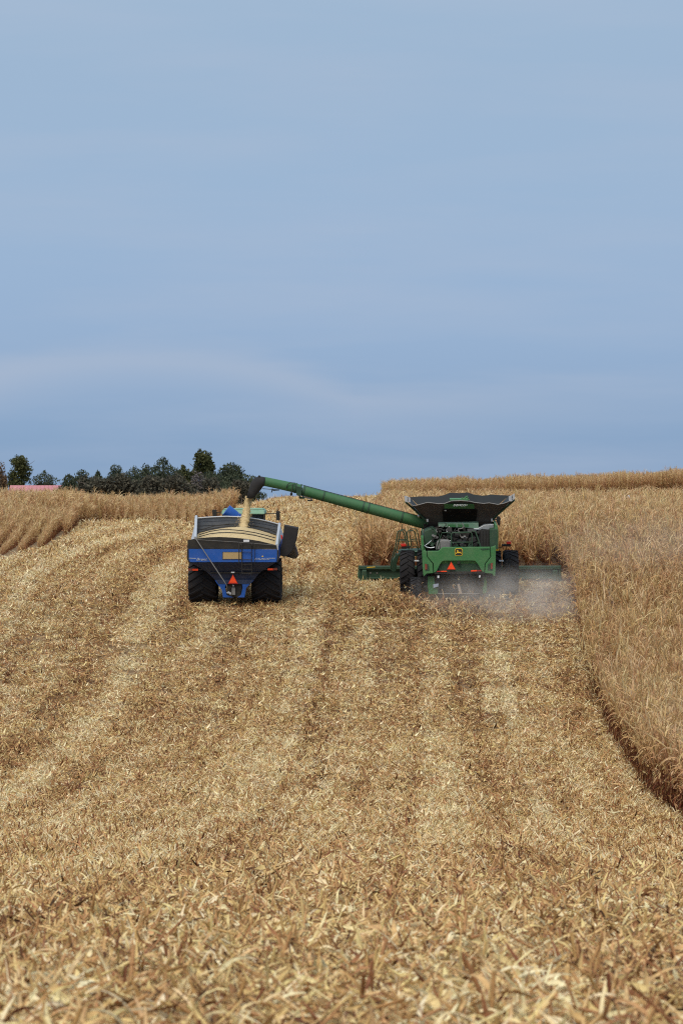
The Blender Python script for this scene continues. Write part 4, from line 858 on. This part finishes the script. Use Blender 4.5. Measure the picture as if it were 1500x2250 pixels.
    yb_ = [YB+1.0]*len(rear_top)
    bot0, bot1 = T(*z4([(345, 440)])[0], YB+1.9), T(*z4([(1150, 444)])[0], YB+1.9)
    top = [T(px, py, y) for (px, py), y in zip(rear_top, yb_)]; n = len(top)
    def wall(name, a, b, m, th, parent=t):      # sheet between two polylines with a little sag
        mb = MB(); q = 6; k_ = len(a); V = []
        for off in (Vector((0, 0, 0)), Vector(th)):
            for j in range(q+1):
                u = j/q
                for i in range(k_): V.append(a[i]*(1-u)+b[i]*u+off+Vector(th)*(1.2*math.sin(math.pi*u)+1.1*math.sin(i*2.1+j*1.3)*math.sin(math.pi*u)))
        fs = []; o = k_*(q+1)
        for j in range(q):
            for i in range(k_-1):
                fs.append((j*k_+i, j*k_+i+1, (j+1)*k_+i+1, (j+1)*k_+i)); fs.append((o+j*k_+i, o+(j+1)*k_+i, o+(j+1)*k_+i+1, o+j*k_+i+1))
        return mb.add(V, fs, True).build(name, m, parent)
    bot = [bot0+(bot1-bot0)*(i/(n-1)) for i in range(n)]
    rw = wall('tank_wall', top, bot, 'fabric', (0, .025, 0))
    MB().tube([p+Vector((0, -.01, .0)) for p in top], .02, 5).build('hem', 'grey', rw)
    P = [T(*p, y) for p, y in zip(z4([(528, 284), (972, 284), (952, 438), (540, 438)]), (YB+1.20, YB+1.20, YB+1.82, YB+1.82))]; MB().prism(P, (0, .02, 0)).build('rear_screen', 'matte', t, .01)
    P = [T(*p, y) for p, y in zip(z4([(552, 216), (932, 218), (932, 276), (552, 274)]), (YB+.96, YB+.96, YB+1.15, YB+1.15))]; pl = MB().prism(P, (0, .02, 0)).build('name_plate', 'green', t)
    tx = text_mesh('lettering', 'DEMCO', .115, 'white', t, T(*z4([(742, 233)])[0], YB+.95), .3, 1.3, 0); tx.rotation_euler = (R(97), 0, 0)
    S('small_mark', z4([(828, 226), (846, 224), (846, 231), (828, 233)]), YB+.975, .01, 'white'); S('small_lamp', z4([(553, 292), (580, 292), (580, 306), (553, 306)]), YB+1.16, .02, 'grey')
    front_top = z4([(110, 130), (240, 120), (380, 119), (470, 121), (560, 100), (620, 73), (740, 78), (850, 69), (920, 95), (1040, 111), (1150, 97), (1260, 104), (1380, 108)])
    ft = [T(px, py, YTF) for px, py in front_top]; f0, f1 = Vector((bot0.x, YTF-.5, bot0.z)), Vector((bot1.x, YTF-.5, bot1.z)); k_ = len(ft)
    wall('tank_wall', ft, [f0+(f1-f0)*(i/(k_-1)) for i in range(k_)], 'fabric_in', (0, .025, 0))
    for a, b, c_, d_ in ((top[0], ft[0], bot0, f0), (top[-1], ft[-1], bot1, f1)):
        A = [a+(b-a)*(i/8) for i in range(9)]; B = [c_+(d_-c_)*(i/8) for i in range(9)]; wall('tank_wall', A, B, 'fabric_in', (.02 if a is top[-1] else -.02, 0, 0))
    for a, b in ((z4([(62, 190)])[0], z4([(345, 445)])[0]), (z4([(1440, 165)])[0], z4([(1150, 420)])[0])):
        MB().tube([T(*a, YB+1.0), T(*b, YB+1.85)], .045, 6).build('corner_strut', 'dgreen', t)
    for L in ([(45, 112), (78, 118), (122, 140), (122, 190), (88, 196), (52, 180)], [(1368, 122), (1400, 110), (1442, 82), (1450, 140), (1408, 182), (1370, 180)]):
        cb = S('corner_bracket', z4(L), YB+.96, .05, 'steel')
        cxm = sum(p[0] for p in L)/6; cym = sum(p[1] for p in L)/6
        for j in range(3): MB().ball(T(*z4([(cxm+5, cym-22+j*20)])[0], YB+.95), .022, 6).build('bolt', 'black', cb)
    bub = MB(); 
    for a, b in (((770, 170), (850, 115)), ((770, 140), (870, 165)), ((800, 165), (830, 120)), ((780, 165), (860, 140))): bub.tube([T(*p, YB+4.6) for p in z4([a, b])], .03, 6)
    bub.box(T(*z4([(735, 165)])[0], YB+4.6), (.8, .5, .12)).build('fill_auger', 'green', t)
    MB().hull8([(bot0.x, YB+2.0, zt_-.1), (bot1.x, YB+2.0, zt_-.1), (bot1.x, YTF-.5, zt_-.1), (bot0.x, YTF-.5, zt_-.1)], [(bot0.x, YB+2.0, bot0.z), (bot1.x, YB+2.0, bot0.z), (bot1.x, YTF-.5, bot0.z), (bot0.x, YTF-.5, bot0.z)]).build('tank_body', 'matte', t)
    # cab ahead of the tank
    MB().hull8([(-1.1, 1.8, 1.9), (1.1, 1.8, 1.9), (1.0, 1.8, 3.45), (-1.0, 1.8, 3.45)], [(-1.0, 3.7, 1.7), (1.0, 3.7, 1.7), (.95, 3.9, 3.45), (-.95, 3.9, 3.45)]).build('cab', 'glass', t, .05); MB().box((0, 2.9, 3.55), (2.4, 2.5, .18)).build('cab_roof', 'green', t, .05)
    S('mirror', z4([(1216, 375), (1250, 372), (1266, 400), (1258, 490), (1238, 488), (1214, 440)]), 2.6, .08, 'black'); MB().tube([T(*p, 2.65) for p in z4([(1150, 420), (1230, 410)])], .03, 6).build('mirror_arm', 'black', t)
    # auger
    YA = -.4
    pv = z3([(1490, 468), (1390, 440), (1100, 361), (800, 280), (490, 196)]); c_ = [T(px, py, YA) for px, py in pv]
    a1 = MB().tube(c_, [.25, .248, .238, .23, .22], 20).build('auger_tube', 'agreen', t)
    c2 = [T(px, py, YA) for px, py in z3([(480, 192), (440, 178), (320, 152), (205, 128)])]
    MB().tube(c2, [.215, .215, .205, .20], 20).build('auger_tip', 'agreen', t)
    for px, py, rr_ in ((1235, 398, .262), (945, 319, .25), (985, 330, .25), (650, 239, .24), (500, 198, .245), (475, 190, .25), (440, 178, .23)):
        p = T(*z3([(px, py)])[0], YA); dr = Vector((1, 0, -.28)).normalized(); MB().tube([p-dr*.035, p+dr*.035], rr_, 20).build('clamp_band', 'dgreen', a1)
    MB().tube([c_[i]+Vector((0, -.06, [.25, .248, .238, .23, .22][i]+.03)) for i in range(5)], .014, 5).build('hydraulic_hose', 'black', a1)
    MB().tube([T(*p, YA-.25) for p in z6([(870, 370), (900, 300), (950, 270), (1040, 275), (1055, 300), (990, 300), (985, 450), (970, 490)])], .02, 6).build('hydraulic_hose', 'black', a1)
    MB().ball(T(*z6([(968, 490)])[0], YA-.1), .06, 8, (1, 1, 1.4)).build('coupling', 'black', a1)
    MB().hull8([T(*z6([(1060, 330)])[0], YA-.27), T(*z6([(1190, 360)])[0], YA-.27), T(*z6([(1150, 540)])[0], YA-.27), T(*z6([(1070, 510)])[0], YA-.27)], [T(*z6([(1060, 330)])[0], YA+.25), T(*z6([(1190, 360)])[0], YA+.25), T(*z6([(1150, 540)])[0], YA+.25), T(*z6([(1070, 510)])[0], YA+.25)]).build('fold_joint', 'dgreen', a1, .02)
    MB().hull8([T(*z6([(1115, 530)])[0], YA-.1), T(*z6([(1230, 560)])[0], YA-.1), T(*z6([(1220, 585)])[0], YA-.1), T(*z6([(1120, 580)])[0], YA-.1)], [T(*z6([(1115, 530)])[0], YA+.1), T(*z6([(1230, 560)])[0], YA+.1), T(*z6([(1220, 585)])[0], YA+.1), T(*z6([(1120, 580)])[0], YA+.1)]).build('fold_arm', 'dgreen', a1)
    MB().tube([T(*p, YA) for p in z6([(1180, 535), (1380, 590)])], .03, 6).build('fold_cylinder', 'steel', a1); MB().box(T(*z6([(1330, 615)])[0], YA), (.22, .12, .05)).build('work_lamp', 'black', a1)
    MB().tube([T(*p, YA) for p in z6([(410, 385), (600, 400)])], .016, 5).build('spout_rod', 'grey', a1); MB().hull8([T(*z6([(605, 395)])[0], YA-.05), T(*z6([(745, 400)])[0], YA-.05), T(*z6([(735, 420)])[0], YA-.05), T(*z6([(610, 430)])[0], YA-.05)], [T(*z6([(605, 395)])[0], YA+.05), T(*z6([(745, 400)])[0], YA+.05), T(*z6([(735, 420)])[0], YA+.05), T(*z6([(610, 430)])[0], YA+.05)]).build('spout_actuator', 'black', a1)
    MB().tube([T(*p, YA) for p in z6([(605, 380), (585, 460)])], .02, 5).build('spout_lever', 'black', a1)
    sec = [((470, 165), (440, 335)), ((400, 150), (420, 345)), ((335, 140), (395, 385)), ((240, 190), (345, 450)), ((190, 255), (300, 500)), ((150, 380), (265, 555)), ((98, 560), (240, 574))]
    V = []; q = 12
    for i, (a, b) in enumerate(sec):
        A = T(*z6([a])[0], YA); B = T(*z6([b])[0], YA); m_ = (A+B)/2; h = (A-B)/2; dpt = .25 if i < 5 else .21
        for j in range(q): an = 2*math.pi*j/q; V.append(m_+h*math.cos(an)+Vector((0, dpt*math.sin(an), 0)))
    fs = [(i*q+j, i*q+(j+1) % q, (i+1)*q+(j+1) % q, (i+1)*q+j) for i in range(len(sec)-1) for j in range(q)]
    bt = MB().add(V, fs, True).build('rubber_spout', 'boot', t); so = bt.modifiers.new('thick', 'SOLIDIFY'); so.thickness = .03
    MB().ball(T(*z6([(348, 145)])[0], YA-.1), .05, 8).build('clasp', 'black', bt)
    # elbow down from the auger into the hull
    MB().tube([c_[0]+Vector((-.12, 0, .05)), c_[0]+Vector((.2, 0, -.1)), Vector((c_[0].x+.42, YA, c_[0].z-.45)), Vector((c_[0].x+.45, YA, c_[0].z-1.6))], [.3, .33, .34, .33], 16).build('auger_elbow', 'dgreen', t)
    S('elbow_bracket', z4([(296, 560), (400, 520), (470, 560), (450, 640), (400, 720), (300, 760)]), YB+1.0, .9, 'dgreen', None, .04)
    MB().ball(T(*z4([(233, 365)])[0], YB+2.4), .075, 12).build('round_lamp', 'silver', t); MB().tube([T(*z4([(233, 370)])[0], YB+2.45), T(*z4([(262, 400)])[0], YB+2.45)], .04, 6).build('lamp_stalk', 'black', t)
    MB().tube([T(*z4([(337, 405)])[0], YB+1.5), T(*z4([(342, 440)])[0], YB+1.5)], .05, 8).tube([T(*z4([(1150, 400)])[0], YB+1.5), T(*z4([(1155, 435)])[0], YB+1.5)], .04, 8).build('strut_pin', 'silver', t)
    # platform, railings and ladder on the left
    YP = 2.0
    S('platform', z8([(865, 655), (1220, 640), (1218, 735), (1100, 728), (850, 735), (830, 690)]), YP-.5, 1.2, 'dgreen', None, .01)
    MB().tube([T(*z8([(870, 645)])[0], YP-.55), T(*z8([(1200, 648)])[0], YP-.55)], .03, 6).build('platform_edge', 'lgreen', t)
    lad = MB(); tb_ = lambda L, r, y: lad.tube([T(*p, y) for p in z8(L)], r, 6)
    tb_([(690, 950), (700, 850), (770, 600), (822, 300), (840, 288), (905, 290), (930, 330), (965, 520)], .032, YP); tb_([(745, 830), (800, 610), (860, 310), (880, 268), (930, 265), (955, 300), (1005, 560), (1015, 640)], .028, YP+.4)
    tb_([(810, 468), (945, 458)], .022, YP); tb_([(830, 440), (980, 435)], .02, YP+.4); tb_([(785, 605), (830, 640), (880, 640)], .025, YP)
    tb_([(890, 170), (888, 262)], .018, YP+.2); tb_([(875, 285), (888, 262), (905, 285)], .018, YP+.2)
    lad.build('ladder', 'dgreen', t)
    rl = MB(); tb_ = lambda L, r, y: rl.tube([T(*p, y) for p in z8(L)], r, 6)
    tb_([(1015, 600), (975, 350), (985, 295), (1010, 285), (1090, 285), (1112, 310), (1180, 620)], .026, YP-.1); tb_([(1060, 600), (1020, 320), (1030, 262), (1060, 252), (1130, 255), (1155, 285), (1215, 600)], .024, YP+.5)
    tb_([(1000, 470), (1145, 462)], .02, YP-.1); tb_([(1035, 438), (1185, 430)], .018, YP+.5); tb_([(1075, 555), (1140, 555), (1175, 612)], .02, YP); tb_([(1225, 285), (1228, 620)], .025, YP-.3)
    rl.build('railing', 'dgreen', t)
    S('ladder_step_box', z8([(705, 830), (800, 690), (850, 700), (800, 860), (790, 990), (735, 1010), (690, 960)]), YP+.3, .35, 'dgreen', None, .02)
    for L, B in (([(868, 518), (960, 514), (962, 556), (880, 560)], [(878, 562), (1040, 556), (1045, 575), (960, 600), (880, 600)]),):
        S('warning_lamp', z8(L), YP-.6, .12, 'red', None, .01); S('lamp_arm', z8(B), YP-.58, .1, 'black')
    S('warning_lamp', z4([(1340, 695), (1400, 695), (1398, 725), (1342, 725)]), -1.0, .12, 'red', None, .01); S('lamp_arm', z4([(1282, 728), (1395, 726), (1395, 756), (1330, 756), (1282, 746)]), -.98, .1, 'black')
    MB().tube([T(*p, -.95) for p in z4([(1225, 775), (1270, 770), (1290, 745)])], .02, 6).build('lamp_cable', 'black', t)
    S('yellow_tag', z4([(1205, 796), (1240, 792), (1240, 806), (1205, 812)]), YB+.6, .05, 'yellow')
    # feeder house
    MB().hull8([(-.75, 1.6, 1.1), (.75, 1.6, 1.1), (.75, 1.6, 1.9), (-.75, 1.6, 1.9)], [(-.75, 4.6, .35), (.75, 4.6, .35), (.75, 4.6, 1.05), (-.75, 4.6, 1.05)]).build('feeder_house', 'dgreen', t)
    return t, T
COMB, KT = combine()

def corn_head():
    T = KT
    # stand it on the ground ahead of the wheels
    y0 = 4.7; L0, R0 = T(788, 1262, y0).x, T(1231.5, 1262, y0).x
    zt, zm, zb = T(800, 1243.5, y0).z, T(800, 1270, y0).z, T(800, 1291, y0).z
    t = MB().hull8([(L0, y0, zm), (R0, y0, zm), (R0, y0, zt), (L0, y0, zt)], [(L0, y0+.08, zm), (R0, y0+.08, zm), (R0, y0+.08, zt), (L0, y0+.08, zt)]).build('corn_head', 'dgreen', COMB, .01)
    MB().box(((L0+R0)/2, y0-.06, zt-.07), (R0-L0-.02, .16, .15)).build('top_beam', 'dgreen', t, .02)
    MB().box(((L0+R0)/2, y0-.05, zm), (R0-L0-.3, .12, .09)).build('lower_beam', 'dgreen', t, .02)
    MB().hull8([(L0+.1, y0+.1, zb), (R0-.1, y0+.1, zb), (R0-.1, y0+.1, zm), (L0+.1, y0+.1, zm)], [(L0+.1, y0+1.0, zb), (R0-.1, y0+1.0, zb), (R0-.1, y0+1.0, zm), (L0+.1, y0+1.0, zm)]).build('trough', 'black', t)
    for x, s in ((L0, 1), (R0, -1)):
        MB().hull8([(x-.02*s, y0-.1, zb+.1), (x+.1*s, y0-.1, zb+.1), (x+.1*s, y0-.1, zt+.04), (x-.02*s, y0-.1, zt+.04)], [(x-.02*s, y0+2.4, zb), (x+.1*s, y0+2.4, zb), (x+.1*s, y0+2.2, zb+.4), (x-.02*s, y0+2.2, zb+.4)]).build('end_shield', 'dgreen', t, .02)
        MB().hull8([(x+.08*s, y0-.22, zm-.12), (x+.42*s, y0-.22, zm-.12), (x+.34*s, y0-.22, zm+.36), (x+.16*s, y0-.22, zm+.36)], [(x+.06*s, y0-.08, zm-.15), (x+.46*s, y0-.08, zm-.15), (x+.36*s, y0-.08, zm+.4), (x+.14*s, y0-.08, zm+.4)]).build('drive_cover', 'dgreen', t, .03)
    sh(T, 'warning_decal', z8([(285, 915), (425, 908), (425, 920), (285, 930)]), y0-.15, .008, 'yellow', t)
    for a in (345, 460): MB().ball(T(*z8([(a, 1022)])[0], y0-.01), .045, 8, (1, .4, 1)).build('marker_disc', 'grey', t)
    n = 12; sp = (R0-L0-.3)/n
    for k_ in range(n+1):
        x = L0+.15+k_*sp; MB().hull8([(x-.22, y0+.9, zb+.1), (x+.22, y0+.9, zb+.1), (x+.18, y0+.9, zb+.75), (x-.18, y0+.9, zb+.75)], [(x-.04, y0+2.7, zb-.05), (x+.04, y0+2.7, zb-.05), (x+.03, y0+2.7, zb+.05), (x-.03, y0+2.7, zb+.05)]).build('snout', 'green', t, .04)
        if k_ < n:
            MB().box((x+sp/2, y0+1.3, zb+.12), (.2, .9, .1)).build('row_unit', 'black', t)
    MB().tube([(L0+.15, y0+.5, zb+.4), (R0-.15, y0+.5, zb+.4)], .24, 12).build('cross_auger', 'green', t)
corn_head()

# ------------------------------------------------------------------ grain pouring from the auger
def grain_stream():
    def W(px, py, d): return Vector(((px-CX)*d/F, d, (CY-py)*d/F+EYE))
    rows = [(539, 555, 1090), (537.5, 553, 1100), (535, 551, 1112), (533.5, 549.5, 1124), (531.5, 548.5, 1132), (529, 547.5, 1140), (526.5, 546, 1150), (524, 545, 1160)]
    r = random.Random(3); V = []; q = 14; d0, d1 = 190.1, 189.6; n = 26
    for i in range(n):
        u = i/(n-1)*(len(rows)-1); j = min(int(u), len(rows)-2); f = u-j; a, b, y = [rows[j][k_]*(1-f)+rows[j+1][k_]*f for k_ in range(3)]
        d = d0+(d1-d0)*i/(n-1); A, B = W(a, y, d), W(b, y, d); m_ = (A+B)/2; h = (B-A).length/2
        for k_ in range(q): an = 2*math.pi*k_/q; jit = 1+r.uniform(-.26, .26); V.append(m_+Vector((h*math.cos(an)*jit, .14*math.sin(an)*jit, r.uniform(-.02, .02))))
    mb = MB().add(V, [(i*q+j, i*q+(j+1) % q, (i+1)*q+(j+1) % q, (i+1)*q+j) for i in range(n-1) for j in range(q)], True)
    for k_ in range(1300):
        u = r.random()**.8*(len(rows)-1); j = min(int(u), len(rows)-2); f = u-j; a, b, y = [rows[j][i]*(1-f)+rows[j+1][i]*f for i in range(3)]
        c_ = W(a+(b-a)*(.5+r.gauss(0, .33)), y, 189.9+r.gauss(0, .12)); s = r.uniform(.006, .016)
        mb.add([c_+Vector((s, 0, 0)), c_+Vector((-s, 0, 0)), c_+Vector((0, s, 0)), c_+Vector((0, 0, s*1.5)), c_-Vector((0, 0, s*1.5))], [(0, 2, 3), (2, 1, 3), (1, 0, 3), (0, 4, 2), (2, 4, 1), (1, 4, 0)])
    tag(mb.build('grain_stream', 'grain'), 'stream of corn grain falling from the auger spout into the cart', 'grain', kind='stuff')
grain_stream()

# ------------------------------------------------------------------ trash thrown out behind the combine, and its dust
def chaff():
    ms = [clump(700+i, 3, .10, 1.0, 1.3, .8) for i in range(8)]; n = 520
    y = RNG.uniform(181.5, 186.6, n); x = 5.1+RNG.normal(0, 1.7, n)*(1+(187-y)*.06); h = np.abs(RNG.normal(0, .45, n))*(1-.08*(187-y)); z = gz(x, y)+.1+h
    o = scatter('flying_chaff', np.stack([x, y, z], -1), RNG.uniform(0, 6.28, (n, 3)), RNG.uniform(.6, 1.3, n), RNG.integers(0, 8, n), RNG.uniform(.1, .5, n), ms)
    tag(o, 'bits of husk and leaf flying out behind the combine', 'chaff', kind='stuff')
    ms = [clump(800+i, 24, .36, 1.3, 1.3, .7) for i in range(6)]; n = 620
    x = np.concatenate([RNG.uniform(.7, 9.8, 260), RNG.normal(2.4, 1.1, 180), RNG.uniform(2.6, 7.6, 180)]); y = np.concatenate([RNG.uniform(183.5, 189, 260), RNG.normal(186.6, 1.2, 180), RNG.normal(185.4, .7, 180)])
    o = scatter('trash_windrow', np.stack([x, y, gz(x, y)+.04+np.abs(RNG.normal(0, .13, n))], -1), np.stack([RNG.normal(0, .5, n), RNG.normal(0, .5, n), RNG.uniform(0, 6.28, n)], -1), RNG.uniform(.9, 1.5, n), RNG.integers(0, 6, n), RNG.uniform(-.15, .1, n), ms)
    tag(o, 'loose pile of fresh leaves and stalks dropped behind the combine', 'corn residue', kind='stuff')
chaff()
def dust(name, label, c, r, dens, seed, soft=1.0):
    m = bpy.data.materials.new(name); m.use_nodes = True; t = m.node_tree; t.nodes.clear(); L = t.links
    out = N(t, 'ShaderNodeOutputMaterial'); pv = N(t, 'ShaderNodeVolumePrincipled'); L.new(pv.outputs[0], out.inputs['Volume'])
    pv.inputs['Color'].default_value = (.94, .86, .77, 1); pv.inputs['Anisotropy'].default_value = .1
    tcn = N(t, 'ShaderNodeTexCoord'); ln = N(t, 'ShaderNodeVectorMath', operation='LENGTH'); L.new(tcn.outputs['Object'], ln.inputs[0])
    fo = N(t, 'ShaderNodeMapRange'); fo.interpolation_type = 'SMOOTHSTEP'; fo.inputs[1].default_value = 1.0; fo.inputs[2].default_value = .1; fo.inputs[3].default_value = 0; fo.inputs[4].default_value = 1; L.new(ln.outputs['Value'], fo.inputs[0])
    mp = N(t, 'ShaderNodeMapping'); mp.inputs['Location'].default_value = (seed, seed*.7, 0); mp.inputs['Scale'].default_value = (r[0]*.75, r[1]*.5, r[2]*.9); L.new(tcn.outputs['Object'], mp.inputs[0])
    nz = N(t, 'ShaderNodeTexNoise'); nz.inputs['Scale'].default_value = 1; nz.inputs['Detail'].default_value = 4; nz.inputs['Roughness'].default_value = .55; L.new(mp.outputs[0], nz.inputs['Vector'])
    nr = N(t, 'ShaderNodeMapRange'); nr.inputs[1].default_value = .36; nr.inputs[2].default_value = .72; nr.inputs[3].default_value = .08; nr.inputs[4].default_value = 1; L.new(nz.outputs['Fac'], nr.inputs[0])
    mu = N(t, 'ShaderNodeMath', operation='MULTIPLY'); L.new(fo.outputs[0], mu.inputs[0]); L.new(nr.outputs[0], mu.inputs[1])
    m2 = N(t, 'ShaderNodeMath', operation='MULTIPLY'); L.new(mu.outputs[0], m2.inputs[0]); m2.inputs[1].default_value = dens; L.new(m2.outputs[0], pv.inputs['Density'])
    M[name] = m
    o = MB().ball((0, 0, 0), 1.0, 20).build(name, name); o.location = c; o.scale = r; tag(o, label, 'dust', kind='stuff')
dust('dust_cloud', 'pale grey dust rising behind the right side of the combine', (8.0, 184.4, float(gz(8.0, 184.4))+.6), (6.2, 5.4, 1.9), .40, 3.1)
dust('dust_drift', 'thin dust drifting over the standing corn at right', (13.5, 186, float(gz(13.5, 186))+2.7), (6.5, 9, 2.1), .04, 8.4)

# small pale marker showing above the corn
def marker():
    d = 255; X = (1380.5-CX)*d/F; zt = (CY-1093)*d/F+EYE; zb = float(gz(X, d)); t = empty('field_marker', (X, d, zb)); tag(t, 'tiny pale round marker on a stake showing above the right corn', 'marker')
    MB().tube([(0, 0, 0), (0, 0, zt-zb-.05)], .012, 6).build('stake', 'grey', t); MB().ball((0, 0, zt-zb), .13, 10, (1, .35, 1)).build('disc', 'paleblue', t)
marker()
